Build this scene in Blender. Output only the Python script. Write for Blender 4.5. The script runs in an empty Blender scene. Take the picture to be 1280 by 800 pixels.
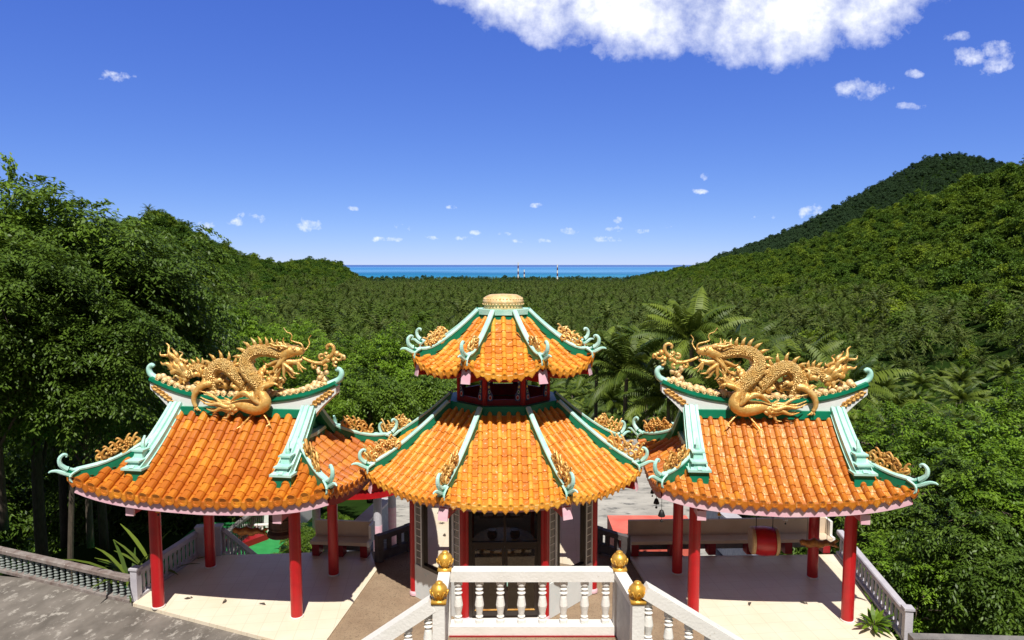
import bpy, math, random
import numpy as np
from math import radians, sin, cos, pi, tan, atan2
rng = np.random.default_rng(7)
random.seed(7)
scene = bpy.context.scene
DENOISE = True
COL = scene.collection

# ------------------------------------------------------------------ camera, sky, sun, exposure
CAMZ, FPX = 8.0, 853.3
PITCH = math.atan((400 - 330.5) / FPX)
cam = bpy.data.cameras.new('camera')
cam.sensor_width = 36.0
cam.lens = FPX / 1280 * 36.0
cam.clip_start, cam.clip_end = 0.1, 200000
camo = bpy.data.objects.new('camera', cam)
COL.objects.link(camo)
camo.location = (0, 0, CAMZ)
camo.rotation_euler = (pi / 2 - PITCH, 0, 0)
scene.camera = camo

SUN_DIR = np.array([0.10, -1.0, 1.67]); SUN_DIR /= np.linalg.norm(SUN_DIR)
SUN_EL = math.asin(SUN_DIR[2]); SUN_ROT = atan2(SUN_DIR[0], SUN_DIR[1])
sl = bpy.data.lights.new('sun', 'SUN')
sl.energy = 5.0; sl.angle = radians(0.53); sl.color = (1.0, 0.955, 0.88)
so = bpy.data.objects.new('sun', sl); COL.objects.link(so)
so.rotation_euler = (pi / 2 - SUN_EL, 0, atan2(SUN_DIR[0], -SUN_DIR[1]))

scene.view_settings.view_transform = 'Standard'
scene.view_settings.look = 'None'
scene.view_settings.exposure = 0.22
scene.view_settings.gamma = 1.0
scene.view_settings.use_curve_mapping = False
try:
    scene.cycles.max_bounces = 6; scene.cycles.transparent_max_bounces = 12
    scene.cycles.diffuse_bounces = 3; scene.cycles.glossy_bounces = 3
    scene.cycles.caustics_reflective = False; scene.cycles.caustics_refractive = False
    scene.cycles.use_denoising = DENOISE
except Exception:
    pass

world = bpy.data.worlds.new('World'); scene.world = world; world.use_nodes = True
wt = world.node_tree; wn, wl = wt.nodes, wt.links
wn.clear()
def wmath(op, a, b=None, clamp=False):
    n = wn.new('ShaderNodeMath'); n.operation = op; n.use_clamp = clamp
    for i, x in enumerate((a, b)):
        if x is None: continue
        if isinstance(x, (int, float)): n.inputs[i].default_value = x
        else: wl.new(x, n.inputs[i])
    return n.outputs[0]
sky = wn.new('ShaderNodeTexSky'); sky.sky_type = 'NISHITA'; sky.sun_disc = False
sky.sun_elevation = SUN_EL; sky.sun_rotation = SUN_ROT
sky.altitude = 100; sky.air_density = 0.6; sky.dust_density = 0.0; sky.ozone_density = 6.0
sc_ = wn.new('ShaderNodeSeparateColor'); wl.new(sky.outputs[0], sc_.inputs[0])
hs = wn.new('ShaderNodeCombineColor')
for i_, (gm, k_) in enumerate(((0.92, 0.73), (0.80, 0.73), (0.42, 0.97))):   # colour balance of the air
    wl.new(wmath('MULTIPLY', wmath('POWER', wmath('MULTIPLY', sc_.outputs[i_], 0.1), gm), 10 * k_), hs.inputs[i_])
tc = wn.new('ShaderNodeTexCoord')
sp = wn.new('ShaderNodeSeparateXYZ'); wl.new(tc.outputs['Generated'], sp.inputs[0])
yy = wmath('MAXIMUM', sp.outputs[1], 0.02)
cu = wmath('DIVIDE', sp.outputs[0], yy); cv = wmath('DIVIDE', sp.outputs[2], yy)
cmb = wn.new('ShaderNodeCombineXYZ'); wl.new(cu, cmb.inputs[0]); wl.new(cv, cmb.inputs[1])
nz = wn.new('ShaderNodeTexNoise'); nz.inputs['Scale'].default_value = 9; nz.inputs['Detail'].default_value = 9
nz.inputs['Roughness'].default_value = 0.62
wl.new(cmb.outputs[0], nz.inputs['Vector'])
nz2 = wn.new('ShaderNodeTexNoise'); nz2.inputs['Scale'].default_value = 42; nz2.inputs['Detail'].default_value = 6
nz2.inputs['Roughness'].default_value = 0.6
wl.new(cmb.outputs[0], nz2.inputs['Vector'])
def cloud_mask(lst):
    acc = None
    for px, py, rx, ry in lst:
        a = wmath('DIVIDE', wmath('SUBTRACT', cu, (px - 640) / FPX), rx / FPX)
        b = wmath('DIVIDE', wmath('SUBTRACT', cv, (331 - py) / FPX), ry / FPX)
        m = wmath('SUBTRACT', 1.0, wmath('ADD', wmath('MULTIPLY', a, a), wmath('MULTIPLY', b, b)))
        acc = m if acc is None else wmath('MAXIMUM', acc, m)
    return wmath('MAXIMUM', acc, -2.0)
big = cloud_mask([(592, -12, 62, 38), (634, 0, 75, 54), (709, 5, 110, 66), (814, 8, 125, 78), (914, 20, 110, 74), (984, 38, 72, 62),
                  (1054, 2, 100, 62), (1132, -14, 62, 44), (814, -60, 270, 100)])
bign = wmath('ADD', wmath('MULTIPLY', wmath('SUBTRACT', nz.outputs[0], 0.50), 2.6), wmath('MULTIPLY', wmath('SUBTRACT', nz2.outputs[0], 0.5), 0.9))
bigd = wmath('MULTIPLY', wmath('ADD', wmath('MINIMUM', big, 0.8), bign), 0.88, True)
small = cloud_mask([(255, 284, 17, 8), (320, 275, 26, 9), (303, 279, 22, 6), (396, 283, 30, 9), (376, 278, 9, 8), (504, 285, 15, 7),
                    (597, 291, 12, 4), (630, 293, 12, 4), (668, 258, 14, 4), (710, 290, 18, 6), (770, 276, 8, 5), (768, 288, 13, 5),
                    (869, 281, 20, 6), (955, 275, 18, 9), (1012, 266, 22, 11), (877, 222, 9, 6), (872, 241, 16, 4), (155, 103, 28, 8), (445, 262, 10, 4), (566, 260, 9, 4),
                    (830, 284, 14, 4), (800, 290, 13, 4), (660, 302, 30, 4), (560, 298, 30, 4), (760, 300, 30, 5), (480, 300, 30, 4)])
smalld = wmath('MULTIPLY', wmath('ADD', wmath('MINIMUM', small, 0.75), wmath('MULTIPLY', wmath('SUBTRACT', nz2.outputs[0], 0.62), 5.0)), 0.62, True)
soft = cloud_mask([(1228, 80, 34, 22), (1196, 78, 34, 14), (1064, 118, 46, 14), (1128, 138, 26, 6), (1130, 99, 18, 7), (1180, 55, 20, 8)])
softd = wmath('MULTIPLY', wmath('ADD', wmath('MINIMUM', soft, 0.9), wmath('MULTIPLY', wmath('SUBTRACT', nz2.outputs[0], 0.60), 3.4)), 0.62, True)
dens = wmath('MAXIMUM', wmath('MAXIMUM', bigd, smalld), softd)
dens = wmath('MULTIPLY', dens, wmath('GREATER_THAN', sp.outputs[1], 0.05))
cr = wn.new('ShaderNodeMix'); cr.data_type = 'RGBA'
cr.inputs['A'].default_value = (9.2, 9.6, 10.4, 1); cr.inputs['B'].default_value = (12.5, 12.5, 12.5, 1)
wl.new(wmath('MULTIPLY', wmath('SUBTRACT', nz.outputs[0], 0.35), 3.0, True), cr.inputs['Factor'])
mx = wn.new('ShaderNodeMix'); mx.data_type = 'RGBA'
# sky overhead, beside and behind mixed to dim grey, added to cut blue fill
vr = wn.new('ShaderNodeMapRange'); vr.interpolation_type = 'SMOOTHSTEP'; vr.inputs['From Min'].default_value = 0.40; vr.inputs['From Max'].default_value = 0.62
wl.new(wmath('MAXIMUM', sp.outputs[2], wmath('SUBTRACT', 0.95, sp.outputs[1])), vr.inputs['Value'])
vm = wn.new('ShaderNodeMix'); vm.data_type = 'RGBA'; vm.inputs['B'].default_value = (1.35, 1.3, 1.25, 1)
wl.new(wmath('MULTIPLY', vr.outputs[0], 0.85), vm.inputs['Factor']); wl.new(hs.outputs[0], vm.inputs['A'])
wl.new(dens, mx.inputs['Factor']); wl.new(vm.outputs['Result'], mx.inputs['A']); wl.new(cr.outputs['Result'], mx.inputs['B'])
bg = wn.new('ShaderNodeBackground'); bg.inputs['Strength'].default_value = 0.095
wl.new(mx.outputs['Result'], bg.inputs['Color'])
wo = wn.new('ShaderNodeOutputWorld'); wl.new(bg.outputs[0], wo.inputs[0])

# ------------------------------------------------------------------ photograph geometry -> metres
_c, _s = cos(PITCH), sin(PITCH)
def ray(px, py):
    u, v = (px - 640) / FPX, (py - 400) / FPX
    return np.array([u, _c - v * _s, -_s - v * _c])
def atY(px, py, Y):
    d = ray(px, py); p = d * Y / d[1]; return np.array([p[0], p[1], p[2] + CAMZ])
def atZ(px, py, z=0.0):
    d = ray(px, py); p = d * (z - CAMZ) / d[2]; return np.array([p[0], p[1], p[2] + CAMZ])

# ------------------------------------------------------------------ mesh builder
def nrm(v):
    v = np.asarray(v, float); l = np.linalg.norm(v); return v / l if l > 1e-9 else v
class MB:
    def __init__(self):
        self.v = []; self.f = []; self.m = []; self.c = []; self.n = 0
    def add(self, verts, faces, mat=0, var=None):
        if var is None: var = random.random()
        self.v.append(np.asarray(verts, float).reshape(-1, 3))
        for k, f in enumerate(faces):
            self.f.append([i + self.n for i in f])
            self.m.append(mat[k] if isinstance(mat, (list, tuple)) else mat); self.c.append(var)
        self.n += len(verts)
    def box(self, c, s, rz=0, mat=0, var=None, taper=1.0):
        cx, cy, cz = c; hx, hy, hz = s[0] / 2, s[1] / 2, s[2] / 2
        P = []
        for dz, t in ((-hz, 1.0), (hz, taper)):
            for dx, dy in ((-hx, -hy), (hx, -hy), (hx, hy), (-hx, hy)):
                x, y = dx * t, dy * t
                P.append((cx + x * cos(rz) - y * sin(rz), cy + x * sin(rz) + y * cos(rz), cz + dz))
        self.add(P, [(3, 2, 1, 0), (4, 5, 6, 7), (0, 1, 5, 4), (1, 2, 6, 5), (2, 3, 7, 6), (3, 0, 4, 7)], mat, var)
    def beam(self, a, b, w, h, mat=0, var=None, up=(0, 0, 1)):
        self.sweep([a, b], [(-w / 2, -h / 2), (w / 2, -h / 2), (w / 2, h / 2), (-w / 2, h / 2)], mat=mat, var=var, up=up)
    def prism(self, poly, z0, z1, mat=0, var=None):
        n = len(poly)
        P = [(p[0], p[1], z0) for p in poly] + [(p[0], p[1], z1) for p in poly]
        F = [tuple(range(n - 1, -1, -1)), tuple(range(n, 2 * n))] + [(i, (i + 1) % n, n + (i + 1) % n, n + i) for i in range(n)]
        self.add(P, F, mat, var)
    def tube(self, path, radii, n=7, mat=0, var=None, flat=1.0, up=(0, 0, 1), caps=True):
        path = [np.asarray(p, float) for p in path]
        N = len(path)
        if isinstance(radii, (int, float)): radii = [radii] * N
        T = [nrm(path[min(i + 1, N - 1)] - path[max(i - 1, 0)]) for i in range(N)]
        r = np.asarray(up, float)
        if abs(np.dot(r, T[0])) > 0.9: r = np.array([1.0, 0, 0]) if abs(T[0][0]) < 0.9 else np.array([0, 1.0, 0])
        P = []
        for i in range(N):
            r = nrm(r - T[i] * np.dot(r, T[i])); s = np.cross(T[i], r)
            for k in range(n):
                a = 2 * pi * k / n
                P.append(path[i] + radii[i] * (r * cos(a) + s * sin(a) * flat))
        F = [(i * n + k, i * n + (k + 1) % n, (i + 1) * n + (k + 1) % n, (i + 1) * n + k) for i in range(N - 1) for k in range(n)]
        if caps:
            F.append(tuple(range(n - 1, -1, -1))); F.append(tuple(range((N - 1) * n, N * n)))
        self.add(P, F, mat, var)
    def sweep(self, path, sec, up=(0, 0, 1), mat=0, var=None, scale=None, caps=True, side=None):
        path = [np.asarray(p, float) for p in path]; N = len(path); n = len(sec); P = []
        for i in range(N):
            t = nrm(path[min(i + 1, N - 1)] - path[max(i - 1, 0)])
            if side is not None:
                s = np.asarray(side, float); u = nrm(np.cross(s, t))
                if (i == 0 and u[2] < 0) or (i > 0 and np.dot(u, pu) < 0): u = -u
                pu = u
            else:
                u = np.asarray(up, float); s = nrm(np.cross(t, u)); u = np.cross(s, t)
            k = 1.0 if scale is None else scale[i]
            ka, kb = (k, k) if not isinstance(k, (tuple, list)) else k
            for a, b in sec: P.append(path[i] + s * a * ka + u * b * kb)
        F = []; M = []
        ml = mat if isinstance(mat, (list, tuple)) else [mat] * n
        for i in range(N - 1):
            for k in range(n):
                F.append((i * n + k, i * n + (k + 1) % n, (i + 1) * n + (k + 1) % n, (i + 1) * n + k)); M.append(ml[k])
        if caps:
            F.append(tuple(range(n - 1, -1, -1))); F.append(tuple(range((N - 1) * n, N * n))); M += [ml[0], ml[0]]
        self.add(P, F, M, var)
    def lathe(self, prof, c=(0, 0, 0), n=12, mat=0, var=None, axis='z', a0=0):
        P = []
        for r, h in prof:
            for k in range(n):
                a = 2 * pi * k / n + a0
                x, y = r * cos(a), r * sin(a)
                q = (x, y, h) if axis == 'z' else ((h, x, y) if axis == 'x' else (x, h, y))
                P.append((c[0] + q[0], c[1] + q[1], c[2] + q[2]))
        F = [(i * n + k, i * n + (k + 1) % n, (i + 1) * n + (k + 1) % n, (i + 1) * n + k) for i in range(len(prof) - 1) for k in range(n)]
        F += [tuple(range(n - 1, -1, -1)), tuple(range((len(prof) - 1) * n, len(prof) * n))]
        ml = mat
        if isinstance(mat, (list, tuple)):
            ml = [mat[i] for i in range(len(prof) - 1) for k in range(n)] + [mat[0], mat[-1]]
        self.add(P, F, ml, var)
    def ball(self, c, r, mat=0, var=None, n=8, sq=(1, 1, 1)):
        prof = [(max(1e-4, r * sin(pi * i / 5)), -r * cos(pi * i / 5)) for i in range(6)]
        P = []
        for rr, h in prof:
            for k in range(n):
                a = 2 * pi * k / n
                P.append((c[0] + rr * cos(a) * sq[0], c[1] + rr * sin(a) * sq[1], c[2] + h * sq[2]))
        F = [(i * n + k, i * n + (k + 1) % n, (i + 1) * n + (k + 1) % n, (i + 1) * n + k) for i in range(5) for k in range(n)]
        self.add(P, F, mat, var)
    def build(self, name, mats, parent=None, smooth=False, loc=None):
        me = bpy.data.meshes.new(name)
        V = np.concatenate(self.v) if self.v else np.zeros((0, 3))
        fill_mesh(me, V, self.f, self.m, self.c, smooth)
        return link(name, me, mats, parent, loc)
def fill_mesh(me, V, F, M, C, smooth):
    me.vertices.add(len(V)); me.vertices.foreach_set('co', V.astype(np.float32).ravel())
    lens = np.fromiter((len(f) for f in F), np.int32, len(F))
    flat = np.fromiter((i for f in F for i in f), np.int32, int(lens.sum()))
    me.loops.add(len(flat)); me.loops.foreach_set('vertex_index', flat)
    me.polygons.add(len(F))
    st = np.zeros(len(F), np.int32); st[1:] = np.cumsum(lens)[:-1]
    me.polygons.foreach_set('loop_start', st)
    me.polygons.foreach_set('loop_total', lens)
    me.polygons.foreach_set('material_index', np.asarray(M, np.int32))
    me.polygons.foreach_set('use_smooth', np.full(len(F), smooth))
    a = me.attributes.new('v', 'FLOAT', 'FACE'); a.data.foreach_set('value', np.asarray(C, np.float32))
    me.update(calc_edges=True); me.validate()
def quads_mesh(name, V, var, smooth=False):
    """V: (n,4,3) loose quads"""
    me = bpy.data.meshes.new(name); n = len(V)
    me.vertices.add(n * 4); me.vertices.foreach_set('co', V.astype(np.float32).ravel())
    me.loops.add(n * 4); me.loops.foreach_set('vertex_index', np.arange(n * 4, dtype=np.int32))
    me.polygons.add(n); me.polygons.foreach_set('loop_start', np.arange(0, n * 4, 4, dtype=np.int32))
    me.polygons.foreach_set('loop_total', np.full(n, 4, np.int32))
    a = me.attributes.new('v', 'FLOAT', 'FACE'); a.data.foreach_set('value', var.astype(np.float32))
    me.update(calc_edges=True)
    return me
def link(name, me, mats, parent=None, loc=None):
    o = bpy.data.objects.new(name, me); COL.objects.link(o)
    for m in (mats if isinstance(mats, (list, tuple)) else [mats]):
        me.materials.append(m)
    if parent is not None: o.parent = parent
    if loc is not None: o.location = loc
    return o
def tag(o, label=None, cat=None, group=None, kind=None):
    if label: o['label'] = label
    if cat: o['category'] = cat
    if group: o['group'] = group
    if kind: o['kind'] = kind
    return o
def thing(name, label, cat, loc=(0, 0, 0), rz=0.0, group=None):
    o = bpy.data.objects.new(name, None); COL.objects.link(o)
    o.empty_display_size = 0.2
    o.location = loc; o.rotation_euler = (0, 0, rz)
    return tag(o, label, cat, group)
def dup(root, loc, rz, scale=1.0, label=None, group=None):
    r = root.copy(); COL.objects.link(r); r.location = loc; r.rotation_euler = (0, 0, rz); r.scale = (scale,) * 3
    if label: r['label'] = label
    if group: r['group'] = group
    for ch in root.children:
        c = ch.copy(); COL.objects.link(c); c.parent = r
        for g in ch.children:
            d = g.copy(); COL.objects.link(d); d.parent = c
    return r

# ------------------------------------------------------------------ materials
def mat(name, c1, c2=None, scale=4.0, c3=None, scale3=18.0, t3=0.62, attr=None, rough=0.6, metal=0.0, bump=0.0, bscale=30.0,
        stretch=(1, 1, 1), spec=0.5, trans=0.0, rnd=0.0, vor=False, coat=0.0, attrname='v', itint=None, rotz=0.0):
    m = bpy.data.materials.new(name); m.use_nodes = True
    nt = m.node_tree; N, L = nt.nodes, nt.links
    b = N['Principled BSDF']
    b.inputs['Roughness'].default_value = rough; b.inputs['Metallic'].default_value = metal
    b.inputs['Specular IOR Level'].default_value = spec
    if coat: b.inputs['Coat Weight'].default_value = coat; b.inputs['Coat Roughness'].default_value = 0.15
    tcn = N.new('ShaderNodeTexCoord'); mp = N.new('ShaderNodeMapping'); mp.inputs['Scale'].default_value = stretch; mp.inputs['Rotation'].default_value = (0, 0, rotz)
    L.new(tcn.outputs['Object'], mp.inputs[0])
    def noise(sc, det=6, r=0.6):
        n = N.new('ShaderNodeTexNoise'); n.inputs['Scale'].default_value = sc; n.inputs['Detail'].default_value = det
        n.inputs['Roughness'].default_value = r; L.new(mp.outputs[0], n.inputs['Vector']); return n.outputs[0]
    def ramp(x, lo, hi):
        r = N.new('ShaderNodeMapRange'); r.inputs['From Min'].default_value = lo; r.inputs['From Max'].default_value = hi
        L.new(x, r.inputs['Value']); return r.outputs[0]
    def mix(f, a, c):
        n = N.new('ShaderNodeMix'); n.data_type = 'RGBA'; L.new(f, n.inputs['Factor'])
        for i, x in (('A', a), ('B', c)):
            if isinstance(x, tuple): n.inputs[i].default_value = (*x[:3], 1)
            else: L.new(x, n.inputs[i])
        return n.outputs['Result']
    cur = tuple(c1)
    if attr is not None:
        at = N.new('ShaderNodeAttribute'); at.attribute_name = attrname
        cur = mix(at.outputs['Fac'], cur, tuple(attr))
    if c2 is not None: cur = mix(ramp(noise(scale), 0.35, 0.65), cur, tuple(c2))
    if c3 is not None: cur = mix(ramp(noise(scale3, 8, 0.7), t3, t3 + 0.1), cur, tuple(c3))
    if itint is not None:
        at = N.new('ShaderNodeAttribute'); at.attribute_type = 'INSTANCER'; at.attribute_name = 'tint'
        cur = mix(at.outputs['Fac'], cur, tuple(itint))
    if rnd:
        oi = N.new('ShaderNodeObjectInfo'); hv = N.new('ShaderNodeHueSaturation')
        mr = N.new('ShaderNodeMapRange'); mr.inputs['To Min'].default_value = 1 - rnd; mr.inputs['To Max'].default_value = 1 + rnd
        L.new(oi.outputs['Random'], mr.inputs['Value']); L.new(mr.outputs[0], hv.inputs['Value'])
        if isinstance(cur, tuple): hv.inputs['Color'].default_value = (*cur, 1)
        else: L.new(cur, hv.inputs['Color'])
        cur = hv.outputs[0]
    if isinstance(cur, tuple): b.inputs['Base Color'].default_value = (*cur, 1)
    else: L.new(cur, b.inputs['Base Color'])
    if bump:
        if vor:
            vn = N.new('ShaderNodeTexVoronoi'); vn.inputs['Scale'].default_value = bscale; L.new(mp.outputs[0], vn.inputs['Vector']); h = vn.outputs['Distance']
            if not isinstance(cur, tuple): cur = mix(ramp(h, 0.55, 1.0), cur, (0.50, 0.22, 0.05)); L.new(cur, b.inputs['Base Color'])
        else: h = noise(bscale, 5)
        bn = N.new('ShaderNodeBump'); bn.inputs['Strength'].default_value = bump; bn.inputs['Distance'].default_value = 0.07 if vor else 0.03
        L.new(h, bn.inputs['Height']); L.new(bn.outputs[0], b.inputs['Normal'])
    if trans:
        tr = N.new('ShaderNodeBsdfTranslucent')
        if isinstance(cur, tuple): tr.inputs[0].default_value = (*cur, 1)
        else:
            hv2 = N.new('ShaderNodeHueSaturation'); hv2.inputs['Value'].default_value = 1.4; hv2.inputs['Hue'].default_value = 0.485
            L.new(cur, hv2.inputs['Color']); L.new(hv2.outputs[0], tr.inputs[0])
        ms = N.new('ShaderNodeMixShader'); ms.inputs[0].default_value = trans
        L.new(b.outputs[0], ms.inputs[1]); L.new(tr.outputs[0], ms.inputs[2])
        L.new(ms.outputs[0], N['Material Output'].inputs[0])
    return m

M_TILE = mat('glazed orange tile', (0.42, 0.10, 0.008), attr=(0.74, 0.29, 0.022), c2=(0.48, 0.13, 0.012), scale=1.7, c3=(0.68, 0.44, 0.21), scale3=14, t3=0.58, rough=0.42, bump=0.35, bscale=40, stretch=(1.9, 0.75, 0.75))
M_PAN = mat('weathered pan tile', (0.44, 0.115, 0.012), attr=(0.72, 0.30, 0.04), c2=(0.58, 0.22, 0.04), scale=4.0, c3=(0.76, 0.54, 0.30), scale3=11, t3=0.52, rough=0.55, bump=0.35, bscale=40, stretch=(1.9, 0.75, 0.75))
M_TILEL = mat('deep orange tile', (0.44, 0.108, 0.008), attr=(0.75, 0.295, 0.022), c2=(0.48, 0.125, 0.010), scale=1.6, c3=(0.70, 0.44, 0.20), scale3=13, t3=0.63, rough=0.42, bump=0.35, bscale=40, stretch=(1.9, 0.75, 0.75))
M_TILEY = mat('yellow orange tile', (0.78, 0.32, 0.024), attr=(0.88, 0.48, 0.075), c2=(0.60, 0.19, 0.014), scale=1.8, c3=(0.84, 0.62, 0.34), scale3=14, t3=0.59, rough=0.42, bump=0.3, bscale=40)
M_PANY = mat('orange pan tile', (0.52, 0.13, 0.009), attr=(0.75, 0.31, 0.03), c2=(0.58, 0.17, 0.014), scale=5.0, c3=(0.80, 0.62, 0.40), scale3=14, t3=0.57, rough=0.5, bump=0.3, bscale=40)
M_GREEN = mat('green enamel paint', (0.0, 0.17, 0.085), c2=(0.0, 0.22, 0.115), scale=3, c3=(0.10, 0.30, 0.22), scale3=22, t3=0.66, rough=0.45, bump=0.1)
M_MINT = mat('pale mint paint', (0.36, 0.68, 0.58), c2=(0.54, 0.80, 0.71), scale=3, c3=(0.18, 0.42, 0.36), scale3=17, t3=0.60, rough=0.55, bump=0.15)
M_WHITE = mat('white plaster', (0.74, 0.76, 0.74), c2=(0.80, 0.80, 0.77), scale=3, c3=(0.50, 0.52, 0.47), scale3=14, t3=0.66, rough=0.7, bump=0.15)
M_GOLD = mat('gold paint', (0.84, 0.52, 0.16), attr=(0.90, 0.66, 0.28), c2=(0.70, 0.36, 0.08), scale=9, rough=0.30, metal=0.32, bump=0.5, bscale=30)
M_SCALE = mat('gold scales', (0.86, 0.58, 0.21), attr=(0.86, 0.60, 0.23), c2=(0.78, 0.46, 0.13), scale=6, rough=0.30, metal=0.32, bump=0.8, bscale=30, vor=True)
M_OLDGOLD = mat('weathered gold paint', (0.68, 0.37, 0.09), attr=(0.78, 0.48, 0.15), c2=(0.50, 0.22, 0.04), scale=7, rough=0.4, metal=0.2, bump=0.3)
M_DGOLD = mat('bright gold bud', (0.80, 0.47, 0.09), c2=(0.72, 0.38, 0.05), scale=6, rough=0.33, metal=0.45, bump=0.2)
M_CREAMG = mat('pale gilt paint', (0.84, 0.62, 0.33), attr=(0.88, 0.70, 0.42), c2=(0.72, 0.44, 0.16), scale=8, rough=0.45, metal=0.1, bump=0.3)
M_RED = mat('red gloss paint', (0.50, 0.009, 0.014), c2=(0.40, 0.008, 0.012), scale=3.5, c3=(0.58, 0.18, 0.16), scale3=20, t3=0.68, rough=0.38, bump=0.1)
M_DRED = mat('dark red paint', (0.30, 0.008, 0.012), c2=(0.24, 0.008, 0.012), scale=5, rough=0.5)
M_PINK = mat('faded pink paint', (0.78, 0.43, 0.52), c2=(0.80, 0.56, 0.60), scale=2.5, c3=(0.70, 0.25, 0.32), scale3=6, t3=0.62, rough=0.6, stretch=(1, 1, 2.5))
M_TEAL = mat('teal line paint', (0.02, 0.16, 0.17), rough=0.5)
M_CONC = mat('grey concrete', (0.16, 0.15, 0.145), c2=(0.24, 0.225, 0.21), scale=2.5, c3=(0.10, 0.085, 0.08), scale3=9, t3=0.58, rough=0.85, bump=0.3)
M_LAV = mat('lavender white paint', (0.44, 0.42, 0.47), c2=(0.54, 0.52, 0.56), scale=3, c3=(0.24, 0.21, 0.22), scale3=16, t3=0.64, rough=0.75, bump=0.2)
M_WPAINT = mat('chipped white paint', (0.76, 0.74, 0.69), c2=(0.82, 0.80, 0.76), scale=3, c3=(0.40, 0.31, 0.22), scale3=9, t3=0.63, rough=0.6, bump=0.25)
M_OLDRAIL = mat('stained grey brown concrete', (0.16, 0.115, 0.10), c2=(0.29, 0.255, 0.235), scale=4, c3=(0.42, 0.39, 0.36), scale3=12, t3=0.58, rough=0.85, bump=0.4)
M_OLDBAL = mat('weathered green grey concrete', (0.20, 0.23, 0.215), c2=(0.29, 0.31, 0.29), scale=6, c3=(0.13, 0.06, 0.05), scale3=14, t3=0.6, rough=0.85, bump=0.3)
M_FLOOR = None
M_BENCH = mat('cream bench paint', (0.60, 0.47, 0.34), c2=(0.66, 0.54, 0.41), scale=2, c3=(0.40, 0.30, 0.21), scale3=7, t3=0.66, rough=0.7)
M_BRONZE = mat('dark bronze', (0.045, 0.025, 0.02), c2=(0.09, 0.045, 0.03), scale=5, rough=0.45, metal=0.6, bump=0.3)
M_DARK = mat('dark brown frame', (0.025, 0.016, 0.012), rough=0.4)
M_WOODG = mat('gilded wood', (0.42, 0.17, 0.025), c2=(0.25, 0.08, 0.015), scale=9, rough=0.45, metal=0.2, bump=0.6, bscale=18)
M_HIDE = mat('drum hide', (0.62, 0.42, 0.22), c2=(0.5, 0.32, 0.15), scale=6, rough=0.7)
M_CHAIN = mat('dark iron', (0.03, 0.03, 0.03), rough=0.5, metal=0.5)
M_TERRA = mat('painted red parapet', (0.66, 0.11, 0.075), c2=(0.70, 0.17, 0.12), scale=2, c3=(0.42, 0.10, 0.08), scale3=8, t3=0.62, rough=0.7)
M_BARK = mat('tree bark', (0.060, 0.045, 0.030), c2=(0.11, 0.085, 0.06), scale=6, rough=0.9, bump=0.5, stretch=(3, 3, 0.6))
M_CEIL = mat('brown red soffit boards', (0.40, 0.17, 0.075), c2=(0.32, 0.12, 0.05), scale=3, rough=0.7)
M_PALMBARK = mat('palm bark', (0.20, 0.165, 0.12), c2=(0.12, 0.095, 0.07), scale=5, rough=0.9, bump=0.4, stretch=(1, 1, 4))
def glass_mat():
    m = bpy.data.materials.new('window glass'); m.use_nodes = True
    N, L = m.node_tree.nodes, m.node_tree.links
    N.remove(N['Principled BSDF'])
    t = N.new('ShaderNodeBsdfTransparent'); t.inputs[0].default_value = (0.92, 0.90, 0.86, 1)
    g = N.new('ShaderNodeBsdfGlossy'); g.inputs['Roughness'].default_value = 0.02; g.inputs[0].default_value = (0.9, 0.9, 0.9, 1)
    fr = N.new('ShaderNodeFresnel'); fr.inputs[0].default_value = 1.6
    x = N.new('ShaderNodeMixShader'); L.new(fr.outputs[0], x.inputs[0]); L.new(t.outputs[0], x.inputs[1]); L.new(g.outputs[0], x.inputs[2])
    L.new(x.outputs[0], N['Material Output'].inputs[0]); return m
M_GLASS = glass_mat()
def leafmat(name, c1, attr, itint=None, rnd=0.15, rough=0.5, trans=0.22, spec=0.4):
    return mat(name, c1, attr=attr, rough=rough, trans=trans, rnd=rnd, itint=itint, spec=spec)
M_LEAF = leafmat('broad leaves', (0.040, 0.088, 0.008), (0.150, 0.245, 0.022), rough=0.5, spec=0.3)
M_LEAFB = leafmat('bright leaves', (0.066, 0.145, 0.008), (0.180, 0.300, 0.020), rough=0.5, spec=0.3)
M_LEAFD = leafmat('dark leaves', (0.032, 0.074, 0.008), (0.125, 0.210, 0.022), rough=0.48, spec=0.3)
M_PALM = leafmat('palm fronds', (0.030, 0.066, 0.008), (0.160, 0.215, 0.028), rough=0.5, spec=0.25)
M_FPALM = leafmat('far palm fronds', (0.022, 0.046, 0.008), (0.135, 0.165, 0.036), itint=(0.070, 0.130, 0.010), rnd=0, rough=0.55, spec=0.2)
M_MTNHAZE = leafmat('haze toned mountain leaves', (0.026, 0.064, 0.026), (0.064, 0.118, 0.048), itint=(0.07, 0.12, 0.04), rnd=0, rough=0.6, spec=0.2)  # bluish dark leaf colour, painted in place of distance haze
M_FLEAF = leafmat('far forest leaves', (0.020, 0.060, 0.008), (0.080, 0.165, 0.015), itint=(0.20, 0.28, 0.020), rnd=0, rough=0.6, spec=0.2)
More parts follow.
